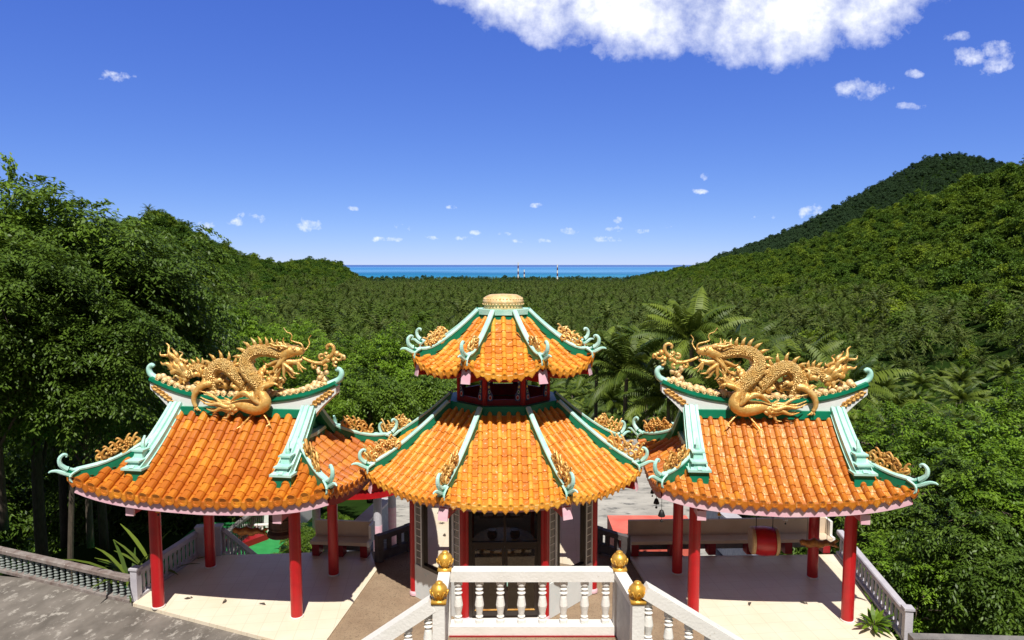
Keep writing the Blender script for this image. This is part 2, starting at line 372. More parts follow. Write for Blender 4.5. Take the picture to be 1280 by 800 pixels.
# ------------------------------------------------------------------ terrain, sea, courts
def seg_dist(X, Y, pts):
    best = np.full(X.shape, 1e9); hh = np.zeros(X.shape)
    for (x0, y0, h0), (x1, y1, h1) in zip(pts[:-1], pts[1:]):
        dx, dy = x1 - x0, y1 - y0
        t = np.clip(((X - x0) * dx + (Y - y0) * dy) / (dx * dx + dy * dy), 0, 1)
        d = np.hypot(X - x0 - t * dx, Y - y0 - t * dy)
        m = d < best
        best = np.where(m, d, best); hh = np.where(m, h0 + t * (h1 - h0), hh)
    return best, hh
def wob(X, Y, L, ph=0):
    return (np.sin(X / L + 1.3 + ph) * np.cos(Y / L * 1.13 - .4 + ph) + 0.6 * np.sin(X / L * 2.3 + Y / L * 1.7 + ph) + 0.4 * np.cos(X / L * 3.9 - Y / L * 4.3 + 2 * ph)) / 2
BD = np.array([0, 18, 45, 60, 120, 300, 500, 1000, 1500, 3000, 4700, 5200, 9e4])
BZ = np.array([-8, -8, -9, -14, -25, -38, -46, -57, -66, -85, -96, -112, -112.])
def base_z(R): return np.interp(R, BD, BZ)
# crest lines read off the photograph: (px, py, distance to the crest)
CREST_N = [(-420, 270, 420), (-60, 262, 560), (100, 285, 760), (165, 278, 880), (195, 270, 940), (205, 270, 950), (260, 299, 1150), (300, 321, 1350), (345, 332, 1700), (385, 325, 2000), (425, 330, 2200), (440, 342, 2400), (455, 352, 2600), (470, 358, 2700),
           (770, 358, 3000), (800, 348, 2900), (850, 337, 2300), (900, 327, 1800), (1000, 306, 1350), (1100, 270, 1080), (1180, 238, 900), (1290, 202, 720), (1420, 150, 580), (1700, 80, 420)]
CREST_F = [(840, 348, 3300), (880, 335, 3400), (895, 325, 3500), (1000, 285, 3700), (1060, 252, 3800), (1110, 225, 3900), (1160, 200, 4000), (1190, 195, 4000), (1225, 199, 4000), (1257, 208, 4000), (1320, 225, 4000), (1450, 270, 4000)]
def crest(lst, tree):
    az, rr, zz = [], [], []
    for px, py, D in lst:
        d = ray(px, py); h = math.hypot(d[0], d[1]); az.append(atan2(d[0], d[1])); rr.append(D); zz.append(CAMZ + D * d[2] / h - tree)
    return np.array(az), np.array(rr), np.array(zz)
CN = crest(CREST_N, 8.5); CF = crest(CREST_F, 7)
def sstep(t): t = np.clip(t, 0, 1); return t * t * (3 - 2 * t)
def height(X, Y):
    X = np.asarray(X, float); Y = np.asarray(Y, float)
    R = np.hypot(X, Y); B = base_z(R); A = np.arctan2(X, Y)
    add = np.zeros(X.shape)
    for (az, rr, zz), start, beyond, pw in ((CN, .12, .35, 1.35), (CF, .55, .3, 1.0)):
        Rr = np.interp(A, az, rr); Zr = np.interp(A, az, zz); h = np.maximum(Zr - base_z(Rr), 0)
        t = R / Rr
        f = np.where(t < 1, sstep((t - start) / (1 - start) * .82) ** pw / sstep(.82) ** pw, np.exp(-((t - 1) / beyond) ** 2))
        if pw == 1.0: f = f * np.clip((A - az[0]) / .03, 0, 1)
        add = np.maximum(add, h * f)
    far = np.clip((R - 90) / 300, 0, 1)
    n = wob(X, Y, 42) * 1.6 + wob(X, Y, 110, 2) * 5 * np.clip(add / 40, 0, 1) + wob(X, Y, 260, 4) * 9 * np.clip(add / 150, 0, 1)
    n = n * np.clip((2500 - R) / 800, .35, 1)
    fl = np.clip((R - 18) / 60, 0, 1)
    # the bank on the left of the terrace stands higher
    bank = 4.5 * np.exp(-(((X + 17) / 9) ** 2 + ((Y - 27) / 12) ** 2))
    return B + add + n * far * 0.8 + n * 0.12 * fl + bank * (R > 0)
M_SOIL = mat('undergrowth', (0.014, 0.030, 0.006), c2=(0.022, 0.045, 0.009), scale=0.4, rough=0.95, c3=(0.035, 0.05, 0.012), scale3=1.2, spec=0.0, bump=0.6, bscale=1.5)
def terrain():
    na, r = 260, np.concatenate([np.array([0.5, 8, 14]), np.geomspace(18, 6500, 230), np.array([9000., 20000, 70000])])
    a = np.linspace(-pi, pi, na, endpoint=False)
    A = np.sort(np.concatenate([np.linspace(-0.95, 0.95, na), np.linspace(1.0, 2 * pi - 1.0, 60)])); na = len(A)
    Rg, Ag = np.meshgrid(r, A, indexing='ij')
    X = Rg * np.sin(Ag); Y = Rg * np.cos(Ag); Z = height(X, Y)
    V = np.stack([X, Y, Z], -1).reshape(-1, 3)
    F = [(i * na + k, (i + 1) * na + k, (i + 1) * na + (k + 1) % na, i * na + (k + 1) % na) for i in range(len(r) - 1) for k in range(na)]
    me = bpy.data.meshes.new('terrain')
    F = [f[::-1] for f in F]
    fill_mesh(me, V, F, [0] * len(F), np.zeros(len(F)), True)
    tag(link('terrain', me, M_SOIL), kind='structure')
terrain()
def sea():
    m = bpy.data.materials.new('sea water'); m.use_nodes = True
    N, L = m.node_tree.nodes, m.node_tree.links; b = N['Principled BSDF']
    g = N.new('ShaderNodeNewGeometry'); s = N.new('ShaderNodeSeparateXYZ'); L.new(g.outputs['Position'], s.inputs[0])
    mr = N.new('ShaderNodeMath'); mr.operation = 'LOGARITHM'; mr.inputs[1].default_value = 10; L.new(s.outputs[1], mr.inputs[0])
    mp = N.new('ShaderNodeMapping'); mp.inputs['Scale'].default_value = (0.00035, 0.0012, 1); L.new(g.outputs['Position'], mp.inputs[0])
    n = N.new('ShaderNodeTexNoise'); n.inputs['Scale'].default_value = 1.0; n.inputs['Detail'].default_value = 5; L.new(mp.outputs[0], n.inputs['Vector'])
    ad = N.new('ShaderNodeMath'); ad.operation = 'MULTIPLY_ADD'; ad.inputs[1].default_value = 0.35; L.new(n.outputs[0], ad.inputs[0]); L.new(mr.outputs[0], ad.inputs[2])
    cr = N.new('ShaderNodeValToRGB'); mr2 = N.new('ShaderNodeMapRange'); mr2.inputs['From Min'].default_value = 3.8; mr2.inputs['From Max'].default_value = 5.0
    L.new(ad.outputs[0], mr2.inputs['Value']); L.new(mr2.outputs[0], cr.inputs[0])
    e = cr.color_ramp.elements
    e[0].position = 0.0; e[0].color = (0.053, 0.270, 0.447, 1); e[1].position = 1.0; e[1].color = (0.070, 0.143, 0.387, 1)
    for p, c in ((0.16, (0.013, 0.206, 0.396, 1)), (0.22, (0.009, 0.134, 0.328, 1)), (0.34, (0.106, 0.302, 0.568, 1)), (0.5, (0.031, 0.198, 0.474, 1)), (0.62, (0.088, 0.262, 0.568, 1)), (0.72, (0.062, 0.159, 0.430, 1))):
        k = e.new(p); k.color = c
    L.new(cr.outputs[0], b.inputs['Base Color']); b.inputs['Roughness'].default_value = 0.5; b.inputs['Specular IOR Level'].default_value = 0.12
    mb = MB(); mb.add([(-1.2e5, 2500, 0), (1.2e5, 2500, 0), (1.2e5, 1.4e5, 0), (-1.2e5, 1.4e5, 0)], [(0, 1, 2, 3)])
    tag(mb.build('sea', m, loc=(0, 0, -99)), kind='structure')
sea()

# courts: slabs laid on each other, all real slabs
M_PLAZA = mat('worn grey concrete paving', (0.115, 0.100, 0.085), c2=(0.215, 0.190, 0.165), scale=1.3, c3=(0.38, 0.35, 0.31), scale3=4.2, t3=0.55, rough=0.9, bump=0.35, stretch=(1.15, 0.75, 1), rotz=-0.95, bscale=40)
M_AGG = mat('brown washed aggregate', (0.27, 0.185, 0.115), c2=(0.36, 0.26, 0.165), scale=1.6, c3=(0.18, 0.125, 0.08), scale3=30, t3=0.52, rough=0.9, bump=0.5, bscale=110)
M_COURT = mat('patchy concrete court', (0.30, 0.285, 0.26), c2=(0.45, 0.43, 0.39), scale=0.7, c3=(0.13, 0.13, 0.125), scale3=1.6, t3=0.53, rough=0.9, bump=0.2, stretch=(0.7, 1.6, 1))
M_TURF = mat('artificial turf', (0.012, 0.22, 0.05), c2=(0.02, 0.28, 0.065), scale=3, rough=0.8, bump=0.3, bscale=120)
def tile_floor_mat():
    m = mat('cream floor tiles', (0.76, 0.655, 0.49), c2=(0.80, 0.71, 0.56), scale=1.1, c3=(0.60, 0.50, 0.38), scale3=2.2, t3=0.68, rough=0.45)
    N, L = m.node_tree.nodes, m.node_tree.links; b = N['Principled BSDF']
    src = b.inputs['Base Color'].links[0].from_socket
    tcn = N.new('ShaderNodeTexCoord'); br = N.new('ShaderNodeTexBrick')
    br.offset = 0.0; br.inputs['Scale'].default_value = 1.0; br.inputs['Mortar Size'].default_value = 0.006; br.inputs['Brick Width'].default_value = 0.4; br.inputs['Row Height'].default_value = 0.4
    br.inputs['Color1'].default_value = (1, 1, 1, 1); br.inputs['Color2'].default_value = (0.96, 0.955, 0.945, 1); br.inputs['Mortar'].default_value = (0.84, 0.80, 0.75, 1)
    rt = N.new('ShaderNodeMapping'); rt.inputs['Rotation'].default_value = (0, 0, radians(-6)); L.new(tcn.outputs['Object'], rt.inputs[0]); L.new(rt.outputs[0], br.inputs['Vector'])
    mu = N.new('ShaderNodeMix'); mu.data_type = 'RGBA'; mu.blend_type = 'MULTIPLY'; mu.inputs['Factor'].default_value = 1
    L.new(src, mu.inputs['A']); L.new(br.outputs[0], mu.inputs['B']); L.new(mu.outputs['Result'], b.inputs['Base Color'])
    return m
M_FLOOR = tile_floor_mat()
def slab(name, poly, z0, z1, m):
    a = sum(poly[i][0] * poly[(i + 1) % len(poly)][1] - poly[(i + 1) % len(poly)][0] * poly[i][1] for i in range(len(poly)))
    if a < 0: poly = poly[::-1]
    mb = MB(); mb.prism([p[:2] for p in poly], z0, z1); tag(mb.build(name, m), kind='structure')
BACKY = 18.62
slab('plaza', [(-26, 3), (-3, 3), (-3.4, 14.6), (-8.9, 15.9), (-9.4, 16.4), tuple(atZ(0, 716)[:2]), tuple(atZ(-330, 645)[:2])], -7.5, -0.08, M_PLAZA)
slab('path', [(-5.4, 3), (6.6, 3), (6.6, 15), (4.6, BACKY - 0.02), (-4.0, BACKY - 0.02), (-5.4, 15.5)], -7.6, -0.045, M_AGG)
LF = [tuple(atZ(*p)[:2]) for p in ((166, 754), (398, 814), (471, 712), (463, 688), (330, 692.5), (246, 694.5))]
slab('left_floor', LF, -7.4, 0.0, M_FLOOR)
RF = [tuple(atZ(*p)[:2]) for p in ((786, 696), (818, 746), (905, 812), (1000, 900), (1190, 900), (1047, 693))]
slab('right_floor', RF, -7.35, 0.004, M_FLOOR)
slab('courtyard', [(-7.2, 21), (10.6, 21), (10.6, 47), (-6.5, 47)], -9, -4.2, M_COURT)
slab('turf', [(-14.5, 19.6), (-7.4, 19.6), (-7.4, 31), (-14.5, 31)], -9, -4.0, M_TURF)

# ------------------------------------------------------------------ glazed tile slopes
def tiles(mb, P, s0, s1, dtop, pitch, r, tl=0.2, ib=0, ip=1, over=0.05, drip=0.13):
    n = max(1, round((s1 - s0) / pitch)); pitch = (s1 - s0) / n
    def frame(s, d):
        e = 0.03
        p = P(s, d); S = nrm(P(s + e, d) - P(s - e, d)); D = nrm(P(s, d + e) - P(s, d - e))
        nn = nrm(np.cross(S, D)); nn = nn if nn[2] > 0 else -nn
        return p, S, D, nn
    for i in range(n + 1):
        s = s0 + i * pitch
        # pan centred on s (skip past the ends), barrel at s + pitch/2
        for kind in ('pan', 'bar'):
            sc = s if kind == 'pan' else s + pitch / 2
            if sc > s1 + 1e-6 or (kind == 'bar' and i == n): continue
            top = dtop(sc)
            if top < 0.10: 
                if top < -0.02: continue
                top = 0.10
            k = max(1, round((top + over) / tl)); ds = np.linspace(-over, top, k + 1)
            fr = [frame(sc, d) for d in ds]
            for j in range(k):
                (p0, S0, D0, n0), (p1, S1, D1, n1) = fr[j], fr[j + 1]
                if kind == 'bar':
                    rr = r * random.uniform(0.97, 1.04); q = random.uniform(-0.005, 0.005)
                    V = []
                    for (p, S, nn, ra, lift) in ((p0, S0, n0, rr, 0.012), (p1 + D1 * 0.02, S1, n1, rr * 0.90, 0.0)):
                        for a in np.linspace(-0.25, pi + 0.25, 8):
                            V.append(p + S * (ra * cos(a) + q) + nn * (ra * (sin(a) * 1.05 + .38) + lift))
                    F = [(a, a + 1, a + 9, a + 8) for a in range(7)] + [tuple(range(7, -1, -1))]
                    mb.add(V, F, ib)
                else:
                    w = pitch * 0.5; V = []
                    for (p, S, nn, lift) in ((p0, S0, n0, 0.020), (p1, S1, n1, 0.0), (p0, S0, n0, -0.005)):
                        for u, h in ((-w, 0.012), (0, -0.006), (w, 0.012)):
                            V.append(p + S * u + nn * (h + lift + 0.006))
                    mb.add(V, [(0, 1, 4, 3), (1, 2, 5, 4), (6, 7, 1, 0), (7, 8, 2, 1)], ip)
            p, S, D, nn = fr[0]
            out = -D.copy(); out[2] = 0; out = nrm(out)
            up = np.array([0, 0, 1.0])
            if kind == 'bar':
                c = p + nn * r * 0.42
                R0, R1 = r * 1.22, r * 0.78
                V = [c + S * R0 * cos(a) + up * R0 * sin(a) - out * 0.02 for a in np.linspace(0, 2 * pi, 11)[:-1]]
                V += [c + S * R0 * cos(a) + up * R0 * sin(a) + out * 0.022 for a in np.linspace(0, 2 * pi, 11)[:-1]]
                V += [c + S * R1 * cos(a) + up * R1 * sin(a) + out * 0.022 for a in np.linspace(0, 2 * pi, 11)[:-1]]
                V += [c + S * R1 * .9 * cos(a) + up * R1 * .9 * sin(a) + out * 0.006 for a in np.linspace(0, 2 * pi, 11)[:-1]]
                F = [(a + b * 10, (a + 1) % 10 + b * 10, (a + 1) % 10 + (b + 1) * 10, a + (b + 1) * 10) for a in range(10) for b in range(3)] + [tuple(range(30, 40))]
                mb.add(V, F, ib)
            else:
                w = pitch * 0.44; sh = [(-w, 0.03), (-w, -drip * 0.30), (0, -drip), (w, -drip * 0.30), (w, 0.03)]
                c = p + nn * 0.02
                V = [c + S * a + up * b + out * 0.012 for a, b in sh] + [c + S * a + up * b - out * 0.016 for a, b in sh]
                V += [c + S * a * 0.68 + up * (b * 0.68 - 0.008) + out * 0.022 for a, b in sh]
                F = [(9, 8, 7, 6, 5)] + [(a, (a + 1) % 5, (a + 1) % 5 + 5, a + 5) for a in range(5)] + [((a + 1) % 5, a, a + 10, (a + 1) % 5 + 10) for a in range(5)] + [(10, 11, 12, 13, 14)]
                mb.add(V, F, ib)
def sheet(mb, P, s0, s1, dtop, off, mat, ns=24, nd=5, flip=False):
    V = []; 
    for i in range(ns + 1):
        s = s0 + (s1 - s0) * i / ns; t = max(dtop(s), 0.0)
        for j in range(nd + 1):
            V.append(P(s, t * j / nd) + np.array([0, 0, off]))
    F = [(i * (nd + 1) + j, (i + 1) * (nd + 1) + j, (i + 1) * (nd + 1) + j + 1, i * (nd + 1) + j + 1) for i in range(ns) for j in range(nd)]
    mb.add(V, F, mat, 0.3)

# ------------------------------------------------------------------ scrollwork
def spiral(cx, cz, r, a0, turns, n=12, shrink=0.25):
    out = []
    for i in range(n + 1):
        t = i / n; a = a0 + turns * 2 * pi * t; rr = r * (1 - (1 - shrink) * t)
        out.append((cx + rr * cos(a), cz + rr * sin(a)))
    return out
def cat(pts, m=4):
    P = [np.asarray(p, float) for p in pts]; out = []
    for i in range(len(P) - 1):
        a, b, c, d = P[max(i - 1, 0)], P[i], P[i + 1], P[min(i + 2, len(P) - 1)]
        for k in range(m):
            t = k / m
            out.append(0.5 * (2 * b + (c - a) * t + (2 * a - 5 * b + 4 * c - d) * t * t + (3 * b - a - 3 * c + d) * t ** 3))
    out.append(P[-1]); return out
def openwork(mb, to3, w, h, seed, n=13):
    """gilded openwork scroll panel in a 2-D frame (u: 0..w, v: 0..h) mapped by to3(u, v, y)"""
    R = random.Random(seed)
    def tb(p2, r0, r1, y=0.0, k=5):
        m = len(p2); mb.tube([to3(u, v, y) for u, v in p2], [r0 + (r1 - r0) * i / (m - 1) for i in range(m)], n=k)
    # long acanthus stem along the ridge, big scrolls on it, hooked leaf tips above, flowers between
    tb([(w * t, h * (0.06 + 0.30 * (2 * t - 1) ** 2)) for t in np.linspace(0.0, 1.0, 10)], 0.040, 0.026)
    m = max(4, int(round(w / .15)))
    for lay in range(2):
        for i in range(m):
            u = w * (i + .5 + (.5 if lay else 0)) / (m + .5); top = h * (1.0 - 0.60 * abs(2 * u / w - 1) ** 1.6)
            v = top * (.30 if lay == 0 else .62); r = min(.115, .30 * top + .03) * R.uniform(.85, 1.1); sg = -1 if u < w / 2 else 1
            if R.random() < .25: sg = -sg
            y = R.uniform(-.05, .05); a0 = R.uniform(3.6, 5.6)
            sp_ = spiral(u, v, r, a0, sg * R.uniform(.85, 1.1), n=11, shrink=.28); tb(sp_, .034, .020, y=y); mb.ball(to3(sp_[-1][0], sp_[-1][1], y), .032, n=6)
            if lay == 1:
                l = sg * R.uniform(.05, .10)
                tb(cat([(u - l * .5, v), (u + l * .2, v + .25 * h), (u + l * .9, v + .36 * h), (u + l * 1.3, v + .30 * h)], 3), .036, .014, y=y)
    for i in range(max(2, m - 2)):
        u = w * R.uniform(0.22, 0.78); v = h * R.uniform(0.35, 0.7)
        mb.ball(to3(u, v, -0.07), 0.032, n=6)
        for a in range(5):
            mb.ball(to3(u + 0.05 * cos(a * 1.256), v + 0.05 * sin(a * 1.256), -0.06), 0.030, n=5)
HIPSEC = [(-.055, -.06), (.055, -.06), (.055, .16), (.068, .165), (.076, .205), (.055, .235), (0, .245), (-.055, .235), (-.076, .205), (-.068, .165), (-.055, .16)]
HIPMAT = [0, 0, 0, 1, 1, 1, 1, 1, 1, 1, 0]
def hip(name, parent, path, curl=1.0, seed=0, orn=(0.75, 0.42), orn_at=0.62, orn_mat=None, sc=1.0):
    """path: 3-D points from the top down to the eave corner; adds the curled tail and the gilded openwork"""
    path = [np.asarray(p, float) for p in path]
    rad = path[-1] - path[0]; rad[2] = 0; rad = nrm(rad); up = np.array([0, 0, 1.0]); side = np.cross(rad, up)
    e = path[-1]
    p2 = list(path)
    for a, b in ((0.10, 0.035), (0.19, 0.09), (0.26, 0.17)): p2.append(e + rad * a * curl + up * b * curl)
    mb = MB(); n = len(p2)
    mb.sweep(p2, HIPSEC, mat=HIPMAT, side=side, scale=[sc * (1.0 if i < n - 4 else 1.0 - 0.10 * (i - n + 5)) for i in range(n)])
    q = p2[-1] + up * 0.10 * sc
    tip = cat([p2[-2] + up * .12, q, q + rad * .10 * curl + up * .12 * curl, q + rad * .11 * curl + up * .28 * curl, q + rad * .02 * curl + up * .38 * curl, q - rad * .06 * curl + up * .36 * curl, q - rad * .05 * curl + up * .30 * curl], 3)
    mb.tube(tip, np.linspace(.062, .022, len(tip)), n=7, mat=1)
    tng = cat([p2[-3] + up * .02, p2[-1] + rad * .05, p2[-1] + rad * .20 * curl + up * .07 * curl, p2[-1] + rad * .32 * curl + up * .08 * curl, p2[-1] + rad * .38 * curl + up * .05 * curl], 3)
    mb.tube(tng, np.linspace(.058, .012, len(tng)), n=6, mat=1)
    sc2 = cat([e - rad * .06 + up * .16, e + rad * .09 + up * .07, e + rad * .11 - up * .06, e + rad * .02 - up * .11, e - rad * .03 - up * .05], 3)
    for sg in (-1, 1):
        mb.tube([p + side * .06 * sg for p in sc2], np.linspace(.03, .02, len(sc2)), n=5, mat=1)
    o = mb.build(name, [M_GREEN, M_MINT], parent, smooth=False)
    # ornament stands on the hip, in the hip's own vertical plane
    L = [0.0]
    for a, b in zip(p2[:-1], p2[1:]): L.append(L[-1] + float(np.linalg.norm((b - a)[:2])))
    L = np.array(L); Z = np.array([p[2] for p in p2])
    u0 = max(0.0, min(L[-1] - orn[0] - 0.02, L[len(path) - 1] * orn_at))
    def to3(u, v, y):
        d = u0 + u; z = np.interp(d, L, Z) + 0.20 * sc
        return p2[0] * np.array([1, 1, 0]) + rad * d + side * y + up * (z + v)
    m2 = MB(); openwork(m2, to3, orn[0], orn[1], seed)
    m2.build('openwork_ornament', orn_mat or M_GOLD, o, smooth=True)
    return o

# ------------------------------------------------------------------ pavilions
def pavilion(label, loc, rz, ex, ey, pitch, mt, seed, mirror, br=.27):
    root = thing('pavilion', label, 'pavilion', (*loc, 0), rz, 'open tiled pavilions on red columns')
    GX, Z0, Z1, DT = 1.66, 2.93, 4.40, ey - 0.12
    def zp(d):
        t = max(0.0, d) / DT
        z = Z0 + (Z1 - Z0) * (0.74 * t + 0.26 * t * t)
        return z if d >= 0 else Z0 + d * 0.5
    def U(e, d): return 0.38 * math.exp(-(max(e, -.3) + max(d, 0)) / 0.95)
    def F(s, d): return np.array([s, -(ey - d), zp(d) + U(ex - abs(s), d)])
    def B(s, d): return np.array([-s, (ey - d), zp(d) + U(ex - abs(s), d)])
    def Rr(s, d): return np.array([(ex - d), s, zp(d) + U(ey - abs(s), d)])
    def Ll(s, d): return np.array([-(ex - d), -s, zp(d) + U(ey - abs(s), d)])
    SK = ex - GX
    tf = lambda s: DT if abs(s) < GX else ex - abs(s)
    ts = lambda s: min(SK, ey - abs(s))
    mb = MB()
    for P, lim, top in ((F, ex, tf), (B, ex, tf), (Rr, ey, ts), (Ll, ey, ts)):
        tiles(mb, P, -lim, lim, top, pitch, pitch * br, drip=0.17)
        sheet(mb, P, -lim + .02, lim - .02, top, -0.012, 1, ns=48)
    mb.build('tiled_roof', mt, root)
    c = MB()
    for P, lim, top in ((F, ex, tf), (B, ex, tf), (Rr, ey, ts), (Ll, ey, ts)): sheet(c, P, -lim + .05, lim - .05, top, -0.10, 0)
    c.build('ceiling', M_CEIL, root)
    # fascia boards under the eaves
    for P, lim, m, sd in ((F, ex, M_PINK, 1), (B, ex, M_PINK, 1), (Rr, ey, M_DRED, 1), (Ll, ey, M_DRED, 1)):
        b = MB(); pts = []
        for i in range(25):
            s = (-lim + .03) + (2 * lim - .06) * i / 24; p = P(s, 0.01); pts.append(p + np.array([0, 0, -0.20]))
        b.sweep(pts, [(-.02, -.105), (.02, -.105), (.02, .09), (-.02, .09)]); b.build('fascia_board', m, root)
    # columns, beams
    for x in (-1.71, 1.71):
        for y in (-1.07, 1.07):
            b = MB(); b.lathe([(.15, 0.006), (.15, .035), (.132, .04), (.130, 2.9)], (x, y, 0), n=18, mat=[1, 1, 0]); b.build('column', [M_RED, M_WPAINT], root, smooth=False)
    for y in (-1.07, 1.07):
        b = MB(); b.box((0, y, 2.60), (3.16, .14, .24)); b.build('beam', M_DRED, root)
    for x in (-1.71, 1.71):
        b = MB(); b.box((x, 0, 2.59), (.15, 1.88, .24)); b.build('beam', M_DRED, root)
        for sg in (-1, 1):
            y0, y1 = sg * 1.2, sg * (ey - 0.16)
            b = MB(); b.box((x, (y0 + y1) / 2, 2.60), (.14, abs(y1 - y0), .17), mat=0)
            b.box((x, y1 + sg * 0.025, 2.60), (.19, .05, .21), mat=1); b.build('cantilever', [M_RED, M_PINK], root)
    # main ridge: plastered wall, green coping, curled ends
    HW = 2.36
    zt = lambda x: 4.77 + 0.45 * (abs(x) / HW) ** 2.6
    def zb(x): return 4.36 if abs(x) < GX + .12 else 4.36 + 0.62 * ((abs(x) - GX - .12) / (HW - GX - .12)) ** 0.8
    xs = np.linspace(-HW, HW, 49)
    b = MB()
    V = []
    for x in xs:
        for y in (-.13, .13):
            V += [(x, y, zb(x)), (x, y, zt(x))]
    Fs = []
    for i in range(48):
        a, d = i * 4, i * 4 + 4
        Fs += [(a, a + 1, d + 1, d), (a + 2, d + 2, d + 3, a + 3), (a, d, d + 2, a + 2)]
    Fs += [(0, 2, 3, 1), (192, 193, 195, 194)]
    b.add([tuple(v) for v in V], [tuple(reversed(f)) for f in Fs])
    rd = b.build('main_ridge', M_WHITE, root)
    b = MB()
    b.sweep([(x, 0, zt(x) - .01) for x in xs], [(-.19, 0), (-.15, -.05), (.15, -.05), (.19, 0), (.19, .075), (-.19, .075)], up=(0, 0, 1))
    b.build('coping', M_GREEN, rd)
    b = MB(); b.box((0, -.16, 4.49), (2 * GX - .1, .12, .19)); b.box((0, .16, 4.49), (2 * GX - .1, .12, .19)); b.build('ridge_base', M_GREEN, rd)
    for sg in (-1, 1):
        b = MB(); x0 = sg * HW
        p = cat([(x0 - sg * .25, 0, zt(HW - .25) + .05), (x0 + sg * .02, 0, zt(HW) + .06), (x0 + sg * .10, 0, zt(HW) + .18), (x0 + sg * .09, 0, zt(HW) + .28), (x0 + sg * .02, 0, zt(HW) + .33), (x0 - sg * .03, 0, zt(HW) + .29)], 4)
        b.tube(p, np.linspace(.085, .045, len(p)), n=8); b.build('ridge_tip', M_MINT, rd, smooth=True)
        b = MB()
        for k in range(5):
            xa = sg * (1.86 + .09 * k); zz = (zt(xa) + zb(xa)) / 2
            b.tube([(xa + .06 * cos(t), -.145, zz + .05 * sin(t)) for t in np.linspace(0, 5.5, 8)], np.linspace(.02, .03, 8), n=5)
            b.tube(cat([(xa - .12 * sg, -.14, zz - .06), (xa, -.145, zz - .03), (xa + .1 * sg, -.14, zz + .04)], 3), .018, n=5)
        b.build('gilt_relief', M_OLDGOLD, rd, smooth=True)
    # row of gilt clouds on the coping
    b = MB(); R = random.Random(seed)
    for x in np.arange(-2.15, 2.16, .155):
        z = zt(x) + .10
        for yy in (-.09, .08):
            r = R.uniform(.075, .115); b.ball((x + R.uniform(-.03, .03), yy, z + R.uniform(-.01, .05)), r, n=8, sq=(1, .7, .95))
            b.tube([(x + rr_ * cos(t), yy - .06, z + rr_ * sin(t)) for t, rr_ in zip(np.linspace(0, 9, 10), np.linspace(.065, .01, 10))], np.linspace(.018, .022, 10), n=4)
    for k in range(22):
        u = R.uniform(0, 1); x = mirror * (-2.12 + .42 * u + R.uniform(-.05, .05)); z = zt(x) + .1 + R.uniform(0, .36) * (1 - u)
        b.ball((x, R.uniform(-.08, .08), z), R.uniform(.05, .085), n=6, sq=(1, .8, 1))
    for k in range(9):
        x = mirror * (-1.93 + .035 * sin(k * 1.1)); b.ball((x, R.uniform(-.05, .02), 5.2 + k * .045), .075 - .003 * k, n=6)
    b.build('cloud_carving', M_CREAMG, rd, smooth=True)
    # descending ridges with stepped end blocks
    SEC = [(-.19, -.04), (-.19, .10), (-.165, .10), (-.165, .21), (-.105, .21), (-.09, .175), (-.055, .175), (-.04, .23), (.04, .23), (.055, .175), (.09, .175), (.105, .21), (.165, .21), (.165, .10), (.19, .10), (.19, -.04)]
    SM = [0, 1, 1, 1, 1, 1, 1, 1, 1, 1, 1, 1, 1, 1, 0, 0]
    for sg in (-1, 1):
        for P, yy in ((F, -1), (B, 1)):
            b = MB(); pts = []
            for i in range(14):
                d = DT + .08 - (DT + .08 - .38) * i / 13; x = sg * (GX + .02 + .06 * i / 13)
                pts.append(P(x * -yy, d) * np.array([1, 1, 1]) + np.array([0, 0, .06]))
            b.sweep(pts, SEC, mat=SM, side=(1, 0, 0), scale=[.92 + .22 * i / 13 for i in range(14)])
            e = pts[-1]; e2 = pts[-2]; e4 = pts[-4]
            b.box((e[0], e[1] + yy * -.03, e[2] + .02), (.42, .20, .28), mat=0, taper=.98)
            b.box((e[0], e[1] - yy * .02, e[2] + .185), (.50, .30, .05), mat=1)
            b.box((e[0], e[1] - yy * .05, e[2] + .275), (.26, .22, .13), mat=1, taper=.8)
            b.box((e[0], e[1] - yy * .05, e[2] + .355), (.34, .28, .035), mat=1)
            b.box((e2[0], e2[1] - yy * .10, e2[2] + .34), (.22, .22, .24), mat=1, taper=.85)
            b.box((e2[0], e2[1] - yy * .10, e2[2] + .475), (.28, .26, .035), mat=1)
            q = np.array([e4[0], e4[1] + yy * .02, e4[2] + .22]); f = np.array([0, yy, 0.]); u3 = np.array([0, 0, 1.])
            t = cat([q - f * .12, q + u3 * .06, q + f * .07 + u3 * .18, q + f * .03 + u3 * .30, q - f * .02 + u3 * .38], 3)
            b.tube(t, np.linspace(.07, .025, len(t)), n=6, mat=1)
            b.build('descending_ridge', [M_GREEN, M_MINT], root)
    # gables
    for sg in (-1, 1):
        x = sg * (GX - .10); yb = ey - SK
        b = MB(); V = [(x, -yb, zp(SK) - .05), (x, yb, zp(SK) - .05)] + [(x, y, zp(ey - abs(y)) + .04) for y in np.linspace(yb, -yb, 15)]
        V2 = [(x - sg * .06, y, z) for _, y, z in V]; n = len(V)
        b.add(V + V2, [tuple(range(n)), tuple(range(2 * n - 1, n - 1, -1))] + [(i, (i + 1) % n, n + (i + 1) % n, n + i) for i in range(n)])
        g = b.build('gable', M_WHITE, root)
        b = MB()
        pts = [(x + sg * .05, y, zp(ey - abs(y)) - .12) for y in np.linspace(yb * .98, -yb * .98, 15)]
        b.sweep(pts, [(-.05, -.07), (.05, -.07), (.05, .08), (-.05, .08)], side=(1, 0, 0)); b.build('bargeboard', M_GREEN, g)
        b = MB(); zc = zp(SK)
